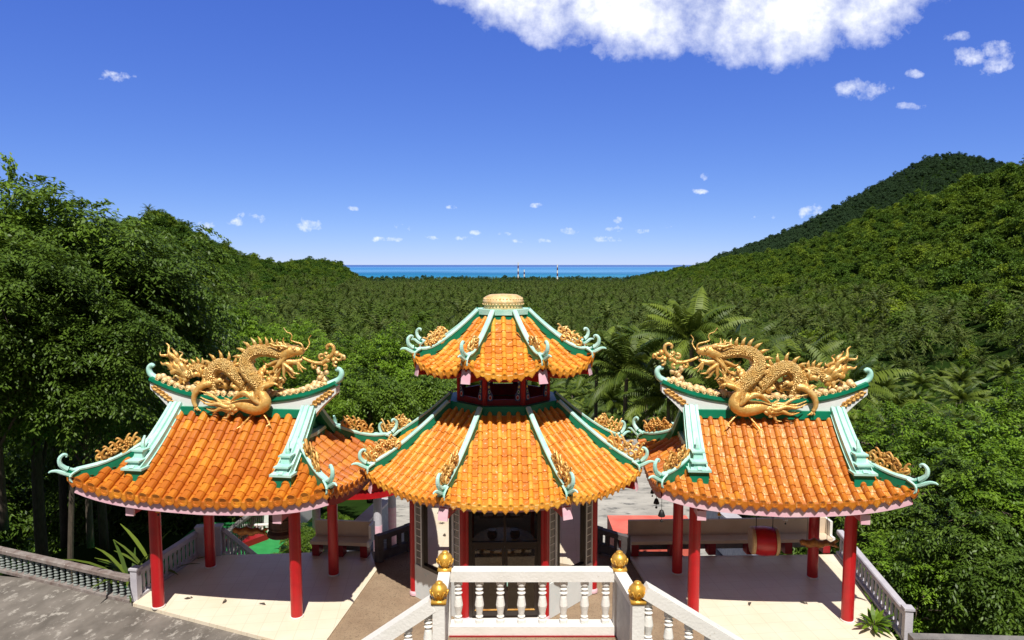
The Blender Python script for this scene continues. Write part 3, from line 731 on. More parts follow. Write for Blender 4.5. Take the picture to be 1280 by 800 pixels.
        p = cat([(x + sg * .012, -.42, zc + .42), (x + sg * .015, -.36, zc + .24), (x + sg * .015, -.2, zc + .2), (x + sg * .015, -.1, zc + .4), (x + sg * .015, 0, zc + .75),
                 (x + sg * .015, .1, zc + .4), (x + sg * .015, .2, zc + .2), (x + sg * .015, .36, zc + .24), (x + sg * .012, .42, zc + .42)], 4)
        b.tube(p, .025, n=5); b.build('painted_scroll', M_TEAL, g)
        b = MB(); xx = sg * (GX + .04)
        b.sweep([(xx, -yb + .0, zp(SK) + .05), (xx, 0, zp(SK) + .0), (xx, yb - .0, zp(SK) + .05)], [(-.08, -.06), (.08, -.06), (.08, .10), (.11, .11), (.11, .19), (-.11, .19), (-.11, .11), (-.08, .10)], mat=[0, 0, 0, 1, 1, 1, 1, 1], side=(1, 0, 0))
        b.build('gable_ridge', [M_GREEN, M_MINT], root)
    k = 0
    for sx in (-1, 1):
        for sy in (-1, 1):
            pts = []
            for d in np.linspace(SK - .02, 0.03, 9):
                pts.append(np.array([sx * (ex - d), sy * (ey - d), zp(d) + U(d, d) + .05]))
            hip('hip_ridge', root, pts, curl=.78, seed=seed + k, orn=(0.88, 0.42), orn_at=0.25, orn_mat=M_OLDGOLD, sc=.95); k += 1
    return root
LPAV, LROT = (-6.45, 16.24), radians(-7.7)
RPAV, RROT = (5.92, 15.97), radians(-4.0)
pavilion('open pavilion with deep orange tiles over a hanging dark bell, beside the big dark trees', LPAV, LROT, 2.92, 2.0, 0.30, [M_TILEL, M_TILEL], 11, -1, .335)
pavilion('open pavilion with lichen-spotted orange tiles over a hanging red drum, in front of the palms', RPAV, RROT, 2.59, 1.88, 0.248, [M_TILE, M_PAN], 31, 1)
def in_pav(loc, rot, x, y, z): return (loc[0] + x * cos(rot) - y * sin(rot), loc[1] + x * sin(rot) + y * cos(rot), z)

# ------------------------------------------------------------------ dragons and phoenixes
def statues(loc, rot, mirror, dl, pl):
    BZ_ = 4.88
    def q(cx, cy, y=0.0): return np.array([mirror * (cx - 665) / 248, y, 5.41 - (cy - 310.8) * .004211 - BZ_])
    def pt(l, m=4): return cat([q(a, b, y) for a, b, y in l], m)
    k = .0040
    root = thing('dragon_statue', dl, 'dragon statue', in_pav(loc, rot, 0, 0, BZ_), rot, 'gilded ridge dragons')
    body = [(385, 218, 0, 24), (430, 202, -.02, 29), (480, 187, -.04, 34), (540, 180, -.05, 38), (595, 193, -.06, 41), (630, 232, -.08, 43), (628, 275, -.12, 44), (598, 315, -.16, 45), (560, 350, -.17, 45), (538, 390, -.12, 44),
            (560, 428, -.02, 42), (608, 420, .05, 42), (650, 385, .02, 44), (690, 335, -.04, 45), (735, 290, -.07, 45), (790, 268, -.08, 45), (836, 288, -.08, 43), (856, 332, -.06, 41), (850, 382, -.02, 40), (845, 425, .06, 38),
            (875, 395, .06, 36), (893, 350, .02, 35), (908, 315, 0, 33), (936, 293, 0, 30), (970, 290, 0, 26), (998, 310, 0, 23), (1020, 340, 0, 23)]
    path = cat([np.array([*q(a, b, y), r * k]) for a, b, y, r in body], 4)
    mb = MB(); mb.tube([p[:3] for p in path], [p[3] for p in path], n=12); bo = mb.build('body', M_SCALE, root, smooth=True)
    mb = MB()
    P3 = [p[:3] for p in path]; rr = [p[3] for p in path]
    for i in range(2, len(P3) - 4, 2):
        t = nrm(P3[i + 1] - P3[i - 1]); nn = nrm(np.array([-t[2], 0, t[0]])) * mirror
        if 36 <= i <= 46 or 70 <= i <= 82: continue
        h = .21 if i < 70 else .16
        b0 = P3[i] + nn * rr[i] * .85
        mb.tube([b0, b0 + nn * h * .55 + t * .02, b0 + nn * h + t * (.07)], [.060, .040, .006], n=6, flat=.5)
    mb.build('dorsal_spine', M_GOLD, bo, smooth=True)
    hd = MB()
    hd.tube(pt([(415, 212, 0), (380, 190, 0), (345, 178, 0), (318, 180, 0), (296, 183, 0), (284, 190, 0)]), np.interp(np.linspace(0, 1, 21), [0, .25, .5, .75, 1], [.13, .15, .125, .10, .065]), n=10)
    hd.tube(pt([(395, 240, 0), (350, 245, 0), (315, 238, 0), (296, 228, 0)]), np.interp(np.linspace(0, 1, 13), [0, .5, 1], [.09, .065, .035]), n=8)
    for y in (-.09, .09):
        hd.ball(q(335, 163, y), .055, n=7); hd.ball(q(326, 172, y * 1.25), .030, n=7); hd.ball(q(292, 170, y * .6), .038, n=6)
        hd.tube(pt([(372, 160, y), (400, 150, y * 1.6), (435, 150, y * 1.9), (468, 138, y * 2), (492, 150, y * 2)]), np.linspace(.045, .012, 17), n=6)
        hd.tube(pt([(420, 150, y * 1.8), (430, 130, y * 1.8), (425, 112, y * 1.8)]), np.linspace(.028, .01, 9), n=5)
    for a in range(5): hd.tube([q(300 + a * 17, 205, -.05), q(302 + a * 17, 218, -.055)], [.016, .005], n=4)
    head = hd.build('head', M_GOLD, root, smooth=True)
    wk = MB()
    wk.tube(pt([(288, 182, -.05), (279, 160, -.08), (288, 138, -.09), (325, 128, -.09), (350, 118, -.09), (343, 98, -.09), (352, 80, -.09), (375, 72, -.09), (394, 48, -.09)]), np.linspace(.024, .009, 33), n=5)
    wk.tube(pt([(288, 182, .05), (272, 165, .1), (262, 140, .14), (270, 118, .16), (255, 95, .18)]), np.linspace(.022, .009, 17), n=5)
    wk.build('whisker', M_GOLD, head, smooth=True)
    mn = MB(); R = random.Random(3)
    for (ex_, ey_) in ((512, 312), (470, 296), (442, 335), (410, 318), (384, 340), (350, 322), (325, 330), (300, 305), (520, 255), (500, 235), (540, 236), (480, 262), (455, 280)):
        sx, sy = 405 + R.uniform(-30, 15), 225 + R.uniform(-25, 25)
        mxm, mym = (sx + ex_) / 2 + R.uniform(-6, 6), (sy + ey_) / 2 + R.uniform(6, 22)
        y = R.uniform(-.16, .06)
        p = pt([(sx, sy, y * .5), (mxm, mym, y), ((mxm + ex_) / 2 + 8, (mym + ey_) / 2 + 9, y), (ex_, ey_, y)], 4)
        mn.tube(p, np.linspace(.060, .010, len(p)), n=6)
    for (ex_, ey_) in ((262, 282), (285, 300), (310, 290), (455, 165), (440, 140), (410, 160), (475, 172)):
        s = (318, 245) if ex_ < 330 else (385, 185)
        p = pt([(*s, -.03), ((s[0] + ex_) / 2, (s[1] + ey_) / 2 + 8, -.05), (ex_, ey_, -.06)], 4); mn.tube(p, np.linspace(.04, .008, len(p)), n=6)
    mn.build('mane', M_GOLD, head, smooth=True)
    tl = MB()
    tl.ball(q(1035, 325), .13, n=8, sq=(1.2, .7, .9))
    for j, (ex_, ey_) in enumerate(((1203, 200), (1165, 150), (1118, 175), (1070, 195), (1196, 258), (1150, 300), (1128, 350), (1098, 384), (1050, 388), (1018, 240), (1150, 215))):
        dx, dy = ex_ - 1030, ey_ - 330; w = 12 * (1 if j % 2 else -1)
        nx, ny = -dy / math.hypot(dx, dy), dx / math.hypot(dx, dy)
        p = pt([(1028, 332, 0)] + [(1030 + dx * t + nx * w * sgn, 330 + dy * t + ny * w * sgn, R.uniform(-.06, .06)) for t, sgn in ((.3, .6), (.5, -.8), (.72, 1), (.88, -.4))] + [(ex_, ey_, R.uniform(-.06, .06))], 4)
        tl.tube(p, np.interp(np.linspace(0, 1, len(p)), [0, .3, 1], [.06, .078, .010]), n=6, flat=.7)
    tl.build('tail', M_GOLD, root, smooth=True)
    for pts_, w in (([(545, 380, -.2), (500, 372, -.24), (462, 352, -.26), (438, 330, -.27), (430, 305, -.25)], .07), ([(850, 370, -.12), (895, 380, -.18), (935, 415, -.22), (950, 450, -.24), (950, 480, -.25), (936, 505, -.25)], .082),
                    ([(690, 345, .1), (730, 375, .14), (770, 395, .12), (800, 430, .08)], .07)):
        lg = MB(); p = pt(pts_); lg.tube(p, np.linspace(w * 1.25, w * .5, len(p)), n=8)
        e = pts_[-1]
        for c in (-1, 0, 1):
            pp = pt([e, (e[0] + 14 * c - 6, e[1] + (14 if e[1] > 350 else -18), e[2] - .03), (e[0] + 20 * c - 14, e[1] + (20 if e[1] > 350 else -34), e[2] - .02)], 3)
            lg.tube(pp, np.linspace(.03, .006, len(pp)), n=5)
        for c in range(4):
            s = p[3 + c]; lg.tube([s, s + np.array([mirror * .12, -.02, .05 + .02 * c])], [.03, .004], n=5)
        lg.build('leg', M_GOLD, root, smooth=True)
    for (fx, fy, ang, n_, L_) in ((500, 345, 150, 5, 62), (455, 350, 200, 4, 60), (640, 395, 60, 5, 70), (700, 410, 110, 5, 60), (770, 400, 70, 5, 62), (900, 395, 20, 6, 75), (830, 350, 170, 4, 55), (880, 440, 330, 4, 65), (600, 250, 30, 4, 60), (680, 300, 140, 4, 58), (930, 330, 60, 5, 60), (555, 300, 180, 4, 55)):
        ft = MB()
        for j in range(n_):
            a_ = radians(ang + (j - (n_ - 1) / 2) * 24); y = R.uniform(-.2, .16); l_ = L_ * R.uniform(.75, 1.2); sgn = 1 if j % 2 else -1
            ux, uy = cos(a_), -sin(a_); vx, vy = -uy * sgn, ux * sgn
            p = pt([(fx, fy, y * .5)] + [(fx + ux * l_ * t_ + vx * w_, fy + uy * l_ * t_ + vy * w_, y) for t_, w_ in ((.35, 8), (.65, -6), (.85, 6), (1.0, 14))], 3)
            ft.tube(p, np.interp(np.linspace(0, 1, len(p)), [0, .35, 1], [.055, .06, .008]), n=6, flat=.8)
        ft.build('flame_tuft', M_GOLD, bo, smooth=True)
    br = MB()
    p = pt([(290, 215, -.04), (250, 232, -.05), (200, 245, -.05), (160, 240, -.05), (125, 215, -.05), (98, 185, -.05), (95, 155, -.05), (115, 140, -.05), (135, 150, -.05), (132, 168, -.05)]); br.tube(p, np.interp(np.linspace(0, 1, len(p)), [0, .4, 1], [.03, .05, .035]), n=7)
    for a, b, r, s0, tn in ((60, 205, 26, 0, .9), (85, 245, 18, 2, -.8), (150, 262, 16, 1, .8), (172, 212, 18, 4, .9), (140, 195, 16, 3, -.9), (215, 262, 18, 5, .8), (40, 210, 14, 2, .8)):
        sp2 = spiral(a, b, r, s0, tn, 9); br.tube([q(u, v, -.05) for u, v in sp2], np.linspace(.03, .04, 10), n=6)
    for a, b, r in ((75, 190, .07), (95, 225, .06), (130, 228, .06), (165, 245, .055)): br.ball(q(a, b, -.05), r, n=7)
    br.build('cloud_branch', M_GOLD, root, smooth=True)
    ph = thing('phoenix_statue', pl, 'phoenix statue', in_pav(loc, rot, 0, -.34, BZ_ - .3), rot, 'gilded ridge phoenixes')
    def q(cx, cy, y=0.0): return np.array([mirror * (cx - 665) / 248, y, 5.41 - (cy - 310.8) * .004211 - BZ_ + .3])
    bd = MB()
    p = pt([(432, 352, -.02), (452, 360, -.02), (490, 372, -.02), (508, 398, -.03), (492, 430, -.03), (488, 460, -.02), (520, 487, 0), (575, 488, 0), (635, 480, 0), (690, 478, 0)])
    bd.tube(p, np.interp(np.linspace(0, 1, len(p)), [0, .12, .3, .45, .6, .72, .85, 1], [.045, .06, .085, .12, .17, .20, .16, .07]), n=10)
    bd.tube([q(440, 352), q(412, 360), q(402, 372)], [.04, .025, .005], n=6)
    for a in range(5):
        pp = pt([(448, 350, 0), (450 - a * 10, 330 - a * 3, 0), (438 - a * 8 + 20, 300 + a * 8, 0)], 3); bd.tube(pp, np.linspace(.03, .006, len(pp)), n=5)
    for a in range(9):
        pp = pt([(480 + a * 4, 365 + a * 8, -.06), (505 + a * 6, 375 + a * 9, -.1), (540 + a * 4, 380 + a * 10, -.07)], 3); bd.tube(pp, np.linspace(.035, .006, len(pp)), n=5)
    bd.build('body', M_GOLD, ph, smooth=True)
    wg = MB()
    for a in range(9):
        t = a / 8; pp = pt([(500 + 20 * t, 470 - 30 * t, -.12), (530 + 50 * t, 440 - 40 * t, -.20), (545 + 95 * t, 400 + 20 * t, -.16), (560 + 130 * t, 405 + 55 * t, -.10)], 4)
        wg.tube(pp, np.interp(np.linspace(0, 1, len(pp)), [0, .5, 1], [.04, .055, .01]), n=6)
    wg.build('wing', M_GOLD, ph, smooth=True)
    tlm = MB()
    for j, (ex_, ey_) in enumerate(((892, 405), (886, 440), (868, 478), (830, 500), (790, 520), (752, 556), (735, 440), (800, 430), (845, 425), (700, 530), (770, 470), (850, 505), (720, 500), (890, 455))):
        dx, dy = ex_ - 650, ey_ - 482; nx, ny = -dy / math.hypot(dx, dy), dx / math.hypot(dx, dy); w = 9 * (1 if j % 2 else -1)
        pp = pt([(645, 482, 0)] + [(650 + dx * t + nx * w * s_ , 482 + dy * t + ny * w * s_ + 22 * t * (1 - t) * 2, -.03 * j / 4) for t, s_ in ((.25, .7), (.5, -.8), (.75, .9))] + [(ex_, ey_, -.05)], 4)
        tlm.tube(pp, np.interp(np.linspace(0, 1, len(pp)), [0, .4, 1], [.055, .052, .010]), n=6, flat=.7)
    tlm.build('tail', M_GOLD, ph, smooth=True)
    for e in ((438, 572), (618, 590)):
        l = MB(); s = (510, 520) if e[0] < 500 else (560, 520)
        l.tube([q(*s, 0), q((s[0] + e[0]) / 2, (s[1] + e[1]) / 2, -.08), q(e[0], e[1], -.20)], .018, n=5)
        for c in (-1, 0, 1): l.tube([q(e[0], e[1], -.20), q(e[0] + 16 * c, e[1] + 10, -.25 - .02 * abs(c))], [.015, .006], n=4)
        l.build('leg', M_GOLD, ph)
statues(LPAV, LROT, -1, 'gold dragon statue facing right on the ridge of the left pavilion', 'gold phoenix statue facing right below the dragon on the left pavilion')
statues(RPAV, RROT, 1, 'gold dragon statue facing left on the ridge of the right pavilion', 'gold phoenix statue facing left below the dragon on the right pavilion')
# ------------------------------------------------------------------ octagonal pagoda
PC, PROT = (-0.22, 17.05), radians(1.5)
T8 = tan(pi / 8)
def pagoda():
    root = thing('pagoda', 'two-tiered octagonal pagoda with yellow-orange tiles, glass doors and a gold disc on top', 'pagoda', (*PC, 0), PROT)
    def face(k):
        a = -pi / 2 + k * pi / 4; return np.array([cos(a), sin(a), 0]), np.array([-sin(a), cos(a), 0])
    def tier(name, Re, Rt, z0, z1, u, seed, pitch, r, orn, curl, sag):
        Ae, At = Re * cos(pi / 8), Rt * cos(pi / 8); DT = Ae - At; sm = Ae * T8
        def zp(d):
            t = max(0, d) / DT
            return z0 + (z1 - z0) * ((1 - sag) * t + sag * t * t) if d >= 0 else z0 + d * .45
        def mk(k):
            n, t = face(k)
            def P(s, d):
                e = max(sm - abs(s) , 0)
                return n * (Ae - d) + t * s + np.array([0, 0, zp(d) + u * math.exp(-(e * 1.6 + max(d, 0)) / (0.26 * Re / 1.3)) ])
            return P
        top = lambda s: min(DT - .02, Ae - abs(s) / T8)
        tm = MB(); ce = MB(); fb = MB()
        for k in range(8):
            P = mk(k); tiles(tm, P, -sm, sm, top, pitch, r, tl=.17, drip=.15)
            sheet(tm, P, -sm + .01, sm - .01, top, -.012, 1, ns=20); sheet(ce, P, -sm + .01, sm - .01, top, -.09, 0, ns=16)
            pts = []
            for i in range(13):
                s = -sm + 2 * sm * i / 12; p = P(s * .98, .05); pts.append(p + np.array([0, 0, -.12]))
            fb.sweep(pts, [(-.02, -.06), (.02, -.06), (.02, .05), (-.02, .05)])
        ro = tm.build(name, [M_TILEY, M_PANY], root)
        ce.build('ceiling', M_DRED, ro); fb.build('fascia_board', M_PINK if name == 'lower_roof' else M_RED, ro)
        for k in range(8):
            a = -pi / 2 + pi / 8 + k * pi / 4; dv = np.array([cos(a), sin(a), 0]); pts = []
            for R_ in np.linspace(Rt + .02, Re - .06, 10):
                d = (Re - R_) * cos(pi / 8); pts.append(dv * R_ + np.array([0, 0, zp(d) + u * math.exp(-(d * T8 * 1.6 + d) / (0.26 * Re / 1.3)) + .04]))
            hip('hip_ridge', root, pts, curl=curl, seed=seed + k, orn=orn, orn_at=.72 if name == 'lower_roof' else .60, sc=.86)
            # corner beam poking out under the eave
            b = MB(); ze = zp(0) + u
            i0, i1 = dv * (Rt + .1), dv * (Re - .04)
            b.sweep([i0 + np.array([0, 0, z0 + .02]), dv * (Re * .72) + np.array([0, 0, z0 - .08]), i1 + np.array([0, 0, ze - .33])], [(-.07, -.1), (.07, -.1), (.07, .1), (-.07, .1)], scale=[.9, 1, 1.25])
            b.sweep([i1 + np.array([0, 0, ze - .33]), i1 + dv * .025 + np.array([0, 0, ze - .325])], [(-.11, -.16), (.11, -.16), (.11, .16), (-.11, .16)], mat=1, scale=[1, 1])
            b.build('corner_beam', [M_RED, M_PINK], root)
        return ro
    lo = tier('lower_roof', 3.42, 1.34, 2.95, 4.52, .20, 51, .225, .060, (.84, .46), .74, .16)
    upr = tier('upper_roof', 2.26, .56, 5.52, 6.74, .32, 71, .235, .060, (.48, .34), .68, .30)
    oct_ = lambda R_, z: [(R_ * cos(-pi / 2 + pi / 8 + k * pi / 4), R_ * sin(-pi / 2 + pi / 8 + k * pi / 4), z) for k in range(9)]
    def ring(mb, R_, z, w, h, mat=0):
        P = []
        for RR, zz in ((R_ - w / 2, z), (R_ + w / 2, z), (R_ + w / 2, z + h), (R_ - w / 2, z + h)): P += oct_(RR, zz)[:8]
        F = [(j * 8 + i, j * 8 + (i + 1) % 8, ((j + 1) % 4) * 8 + (i + 1) % 8, ((j + 1) % 4) * 8 + i) for j in range(4) for i in range(8)]
        mb.add(P, F, mat)
    b = MB(); ring(b, 1.33, 4.40, .16, .28); b.build('ridge_ring', M_GREEN, lo)
    b = MB(); ring(b, .58, 6.60, .16, .17, 0); ring(b, .58, 6.775, .22, .13, 1); b.build('ridge_ring', [M_GREEN, M_MINT], upr)
    # gilt lotus disc
    b = MB(); b.lathe([(.40, 6.88), (.50, 6.90), (.47, 6.96), (.47, 7.0), (.515, 7.06), (.51, 7.10), (.45, 7.20), (.34, 7.25), (.02, 7.27)], n=32)
    for k in range(36):
        a = 2 * pi * k / 36; b.ball((.505 * cos(a), .505 * sin(a), 7.02), .024, n=5)
        b.ball((.475 * cos(a), .475 * sin(a), 7.15), .026, n=5)
    b.build('lotus_disc', M_CREAMG, upr, smooth=True)
    # drum between the roofs
    for k in range(8):
        a = -pi / 2 + pi / 8 + k * pi / 4; c = (1.17 * cos(a), 1.17 * sin(a))
        b = MB(); b.lathe([(.065, 4.55), (.065, 5.75)], (c[0], c[1], 0), n=10); b.build('drum_column', M_RED, root, smooth=False)
        n, t = face(k); A = 1.08
        b = MB(); b.beam(n * A - t * .40 + np.array([0, 0, 4.66]), n * A + t * .40 + np.array([0, 0, 4.66]), .06, .30); b.build('drum_parapet', M_DRED, root)
        b = MB(); b.beam(n * A - t * .40 + np.array([0, 0, 5.60]), n * A + t * .40 + np.array([0, 0, 5.60]), .08, .30)
        # drooping arch valance
        V = [n * A + t * s + np.array([0, 0, z]) for s, z in [(-.40, 5.48), (.40, 5.48)] + [(.40 * cos(q), 5.48 - .10 - .10 * (abs(cos(q)) ** 2)) for q in np.linspace(0, pi, 11)]]
        V2 = [v - n * .04 for v in V]; m = len(V)
        b.add(V + V2, [tuple(range(m)), tuple(range(2 * m - 1, m - 1, -1))] + [(i, (i + 1) % m, m + (i + 1) % m, m + i) for i in range(m)])
        b.build('drum_beam', M_DRED, root)
        for sg in (-1, 1):
            b = MB()
            pr = [(.385, 4.78), (.27, 4.78), (.255, 4.90), (.32, 5.06), (.335, 5.2), (.26, 5.40), (.24, 5.48), (.385, 5.48)]
            V = [n * (A + .05) + t * sg * s + np.array([0, 0, z]) for s, z in pr]; V2 = [v - n * .03 for v in V]; m = len(V)
            b.add(V + V2, [tuple(range(m)), tuple(range(2 * m - 1, m - 1, -1))] + [(i, (i + 1) % m, m + (i + 1) % m, m + i) for i in range(m)], mat=0)
            for (s, z, r, mm) in ((.325, 4.86, .05, 1), (.345, 5.0, .035, 2), (.355, 5.12, .03, 3), (.34, 5.27, .04, 2), (.30, 5.42, .05, 1)):
                for rr, m2, o in ((r, 4, .055), (r * .72, mm, .060)):
                    P = [n * (A + o) + t * sg * (s + rr * .8 * cos(q)) + np.array([0, 0, z + rr * 1.2 * sin(q)]) for q in np.linspace(0, 2 * pi, 9)[:-1]]
                    P2 = [p - n * .012 for p in P]; b.add(P + P2, [tuple(range(8)), tuple(range(15, 7, -1))] + [(i, (i + 1) % 8, 8 + (i + 1) % 8, 8 + i) for i in range(8)], mat=m2)
            b.build('painted_bracket', [M_BRKB, M_RED, M_GREEN, M_BRKY, M_BRKW], root)
    b = MB(); b.prism([p[:2] for p in oct_(1.05, 0)[:8]], 4.42, 4.50); b.build('drum_floor', M_DRED, root)
    b = MB(); b.lathe([(.02, 5.62), (.30, 5.60), (.34, 5.66), (.02, 5.75)], n=16); b.build('ceiling_rosette', M_RED, root)
    # walls
    RC = 2.36; A = RC * cos(pi / 8); hl = RC * sin(pi / 8)
    for k in range(8):
        a = -pi / 2 + pi / 8 + k * pi / 4
        b = MB(); b.lathe([(.125, -.02), (.125, .03), (.115, .06), (.105, .08), (.105, 2.95)], (RC * cos(a), RC * sin(a), 0), n=16, mat=[1, 1, 1, 0]); b.build('column', [M_RED, M_PINK], root)
        n, t = face(k); Z = np.array([0, 0, 1.0])
        def pbox(mb, s0, s1, z0, z1, th, off=0.0, mat=0): mb.beam(n * (A + off) + t * s0 + Z * (z0 + z1) / 2, n * (A + off) + t * s1 + Z * (z0 + z1) / 2, th, z1 - z0, mat)
        w = hl - .09
        if k == 0:
            d = MB(); pbox(d, -w, w, 2.62, 2.98, .10); d.build('lintel', M_DRED, root)
            f = MB()
            for s in (-w + .04, w - .04): pbox(f, s - .04, s + .04, .06, 2.62, .09)
            pbox(f, -w + .08, w - .08, 2.54, 2.62, .09); pbox(f, -w + .08, w - .08, 1.72, 1.80, .09); pbox(f, -w + .08, w - .08, -.02, .06, .12)
            pbox(f, -.025, .025, 1.80, 2.54, .07)
            fr = f.build('door_frame', M_DARK, root)
            g = MB(); pbox(g, -w + .08, -.025, 1.80, 2.54, .012); pbox(g, .025, w - .08, 1.80, 2.54, .012); g.build('transom_glass', M_GLASS, fr)
            for sg in (-1, 1):
                dd = MB(); x0, x1 = sg * .006, sg * (w - .085); xa, xb = min(x0, x1), max(x0, x1)
                pbox(dd, xa, xa + .06, .07, 1.71, .05); pbox(dd, xb - .06, xb, .07, 1.71, .05)
                pbox(dd, xa + .06, xb - .06, 1.64, 1.71, .05); pbox(dd, xa + .06, xb - .06, .07, .19, .05)
                do = dd.build('door', M_DARK, root)
                gg = MB(); pbox(gg, xa + .06, xb - .06, .19, 1.64, .012); gg.build('pane', M_GLASS, do)
                h = MB(); hp = n * (A + .05) + t * (sg * .055)
                h.tube(cat([hp + Z * .80, hp + n * .05 + Z * .82, hp + n * .05 + Z * 1.0, hp + Z * 1.02], 3), .014, n=6); h.build('handle', M_MINT, do)
                tr = MB(); pbox(tr, xa + .05, xb - .05, .205, .225, .056); tr.build('kick_strip', M_OLDGOLD, do)
            stp = MB(); pbox(stp, -w - .05, w + .05, -.03, .05, .34, .20); stp.build('doorstep', M_WPAINT, root)
            continue
        wl_ = MB()
        pbox(wl_, -w, w, -.04, .78, .12, 0, 0); pbox(wl_, -w, w, 2.56, 2.98, .12)
        for sg in (-1, 1):
            for a0, b0 in ((w - .035, w), (w - .29, w - .22)):
                s0, s1 = sorted((sg * a0, sg * b0)); pbox(wl_, s0, s1, .78, 2.56, .11)
        wo_ = wl_.build('wall', M_DADO, root)
        for sg in (-1, 1):
            gb = MB(); s0, s1 = sorted((sg * (w - .22), sg * (w - .035))); pbox(gb, s0, s1, .78, 2.56, .06, 0, 0)
            for i in range(10):
                z = .78 + .178 * (i + 1) - .0; pbox(gb, s0 + .002, s1 - .002, z - .012, min(z + .006, 2.56), .075, 0, 1)
            gb.build('glass_block_strip', [M_GBLOCK, M_WPAINT], wo_)
        W = w - .29
        win = MB()
        for s0, s1, z0, z1 in ((-W, -W + .07, .78, 2.56), (W - .07, W, .78, 2.56), (-W + .07, W - .07, .78, .86), (-W + .07, W - .07, 2.48, 2.56)): pbox(win, s0 , s1, z0 + .001, z1 - .001, .14)
        wn_ = win.build('window', M_DARK, root)
        g = MB(); pbox(g, -W + .07, W - .07, .86, 2.48, .012); g.build('pane', M_GLASS, wn_)
    b = MB(); b.prism([p[:2] for p in oct_(2.30, 0)[:8]], -.04, .012); b.build('inner_floor', M_FLOORI, root)
    b = MB(); b.prism([p[:2] for p in oct_(2.28, 0)[:8]], 2.90, 2.94); b.build('inner_ceiling', M_BENCH, root)
M_BRKB = mat('bracket dark blue', (0.03, 0.05, 0.16), c2=(0.05, 0.08, 0.22), scale=12, rough=0.5)
M_BRKY = mat('bracket yellow', (0.75, 0.55, 0.08), rough=0.5)
M_BRKW = mat('bracket white', (0.75, 0.75, 0.75), rough=0.5)
M_DADO = mat('pale grey white wall', (0.66, 0.70, 0.70), c2=(0.74, 0.77, 0.77), scale=2, c3=(0.55, 0.70, 0.72), scale3=5, t3=0.58, rough=0.6)
M_GBLOCK = mat('grey glass block', (0.16, 0.155, 0.145), c2=(0.26, 0.25, 0.23), scale=7, rough=0.25)
M_FLOORI = mat('dark inner floor', (0.36, 0.27, 0.20), c2=(0.44, 0.34, 0.26), scale=4, rough=0.35)
pagoda()
def altar():
    root = thing('round_altar', 'round stepped altar with red and gold bands behind the glass doors of the pagoda', 'altar', (PC[0], PC[1] + .35, .012), PROT)
    st = mat('carved stone band', (0.56, 0.40, 0.20), c2=(0.32, 0.24, 0.15), scale=14, c3=(0.40, 0.06, 0.03), scale3=9, t3=0.6, rough=0.6, bump=0.6, bscale=20)
    b = MB(); b.lathe([(1.25, 0), (1.25, .18), (1.10, .20), (1.10, .42), (1.16, .44), (1.16, .50), (.02, .52)], n=40, mat=[0, 0, 0, 1, 1, 0]); b.build('lower_drum', [st, M_RED], root)
    b = MB(); b.lathe([(.70, .52), (.70, .70), (.80, .74), (.80, .80), (.02, .82)], n=32, mat=[0, 1, 1, 0]); b.build('upper_drum', [st, M_OLDGOLD], root)
    for x in (-.3, .3):
        c = MB(); c.lathe([(.07, .82), (.12, .86), (.14, .96), (.10, 1.02), (.12, 1.06)], (x, 0, 0), n=12); c.build('incense_pot', M_BRONZE, root)
altar()
def signboard():
    # dark framed board hanging inside the transom, pale panels too faint to read
    root = thing('hanging_board', 'dark framed board with pale panels hung inside above the glass doors', 'board', (PC[0] - .02, PC[1] - 1.75, 2.30), PROT)
    b = MB(); b.box((0, 0, 0), (1.0, .04, .24)); b.build('frame', M_DARK, root)
    for x in (-.31, 0, .31):
        b = MB(); b.box((x, -.023, 0), (.22, .01, .13)); b.build('panel', M_LAV, root)
signboard()

# ------------------------------------------------------------------ things hanging in the pavilions
def bell():
    root = thing('hanging_bell', 'large dark bronze bell hanging in the left pavilion', 'bell', (0, 0, 0))
    p = atY(352, 669, 16.0); root.location = (p[0], 16.0, float(p[2]))
    b = MB(); b.lathe([(.30, 0), (.33, .03), (.32, .10), (.275, .17), (.265, .5), (.25, .68), (.20, .82), (.08, .90), (.02, .91)], n=28)
    for k in range(4):
        a = k * pi / 2 + .4; b.tube([(.285 * cos(a), .285 * sin(a), .18), (.262 * cos(a), .262 * sin(a), .66)], .016, n=5)
    for z in (.2, .42, .64): b.tube([(.278 * cos(a), .278 * sin(a), z) for a in np.linspace(0, 2 * pi, 25)], .014, n=5, caps=False)
    b.build('bell_body', M_BRONZE, root, smooth=False)
    b = MB(); b.tube(cat([(-.07, 0, .88), (-.06, 0, 1.0), (0, 0, 1.06), (.06, 0, 1.0), (.07, 0, .88)], 3), .025, n=6); b.tube([(0, 0, 1.05), (0, 0, 2.46 - float(root.location[2]))], .02, n=5); b.build('hanger', M_CHAIN, root)
bell()
def drum():
    p = atY(955, 676, 16.7)
    root = thing('hanging_drum', 'red barrel drum with cream hide rims hanging in the right pavilion', 'drum', (p[0], 16.7, p[2]), radians(-8))
    b = MB(); b.lathe([(.30, -.30), (.345, -.20), (.365, 0), (.345, .20), (.30, .30)], axis='x', n=28); b.build('shell', M_RED, root, smooth=True)
    for sg in (-1, 1):
        b = MB(); b.lathe([(.30, sg * .29), (.330, sg * .29), (.335, sg * .245), (.345, sg * .245), (.34, sg * .31), (.31, sg * .335), (.02, sg * .34)], axis='x', n=28); b.build('drumhead', M_HIDE, root)
        b = MB(); b.tube([(sg * .2, 0, .33), (sg * .2, 0, 2.55 - p[2])], .012, n=5); b.build('chain', M_CHAIN, root)
drum()
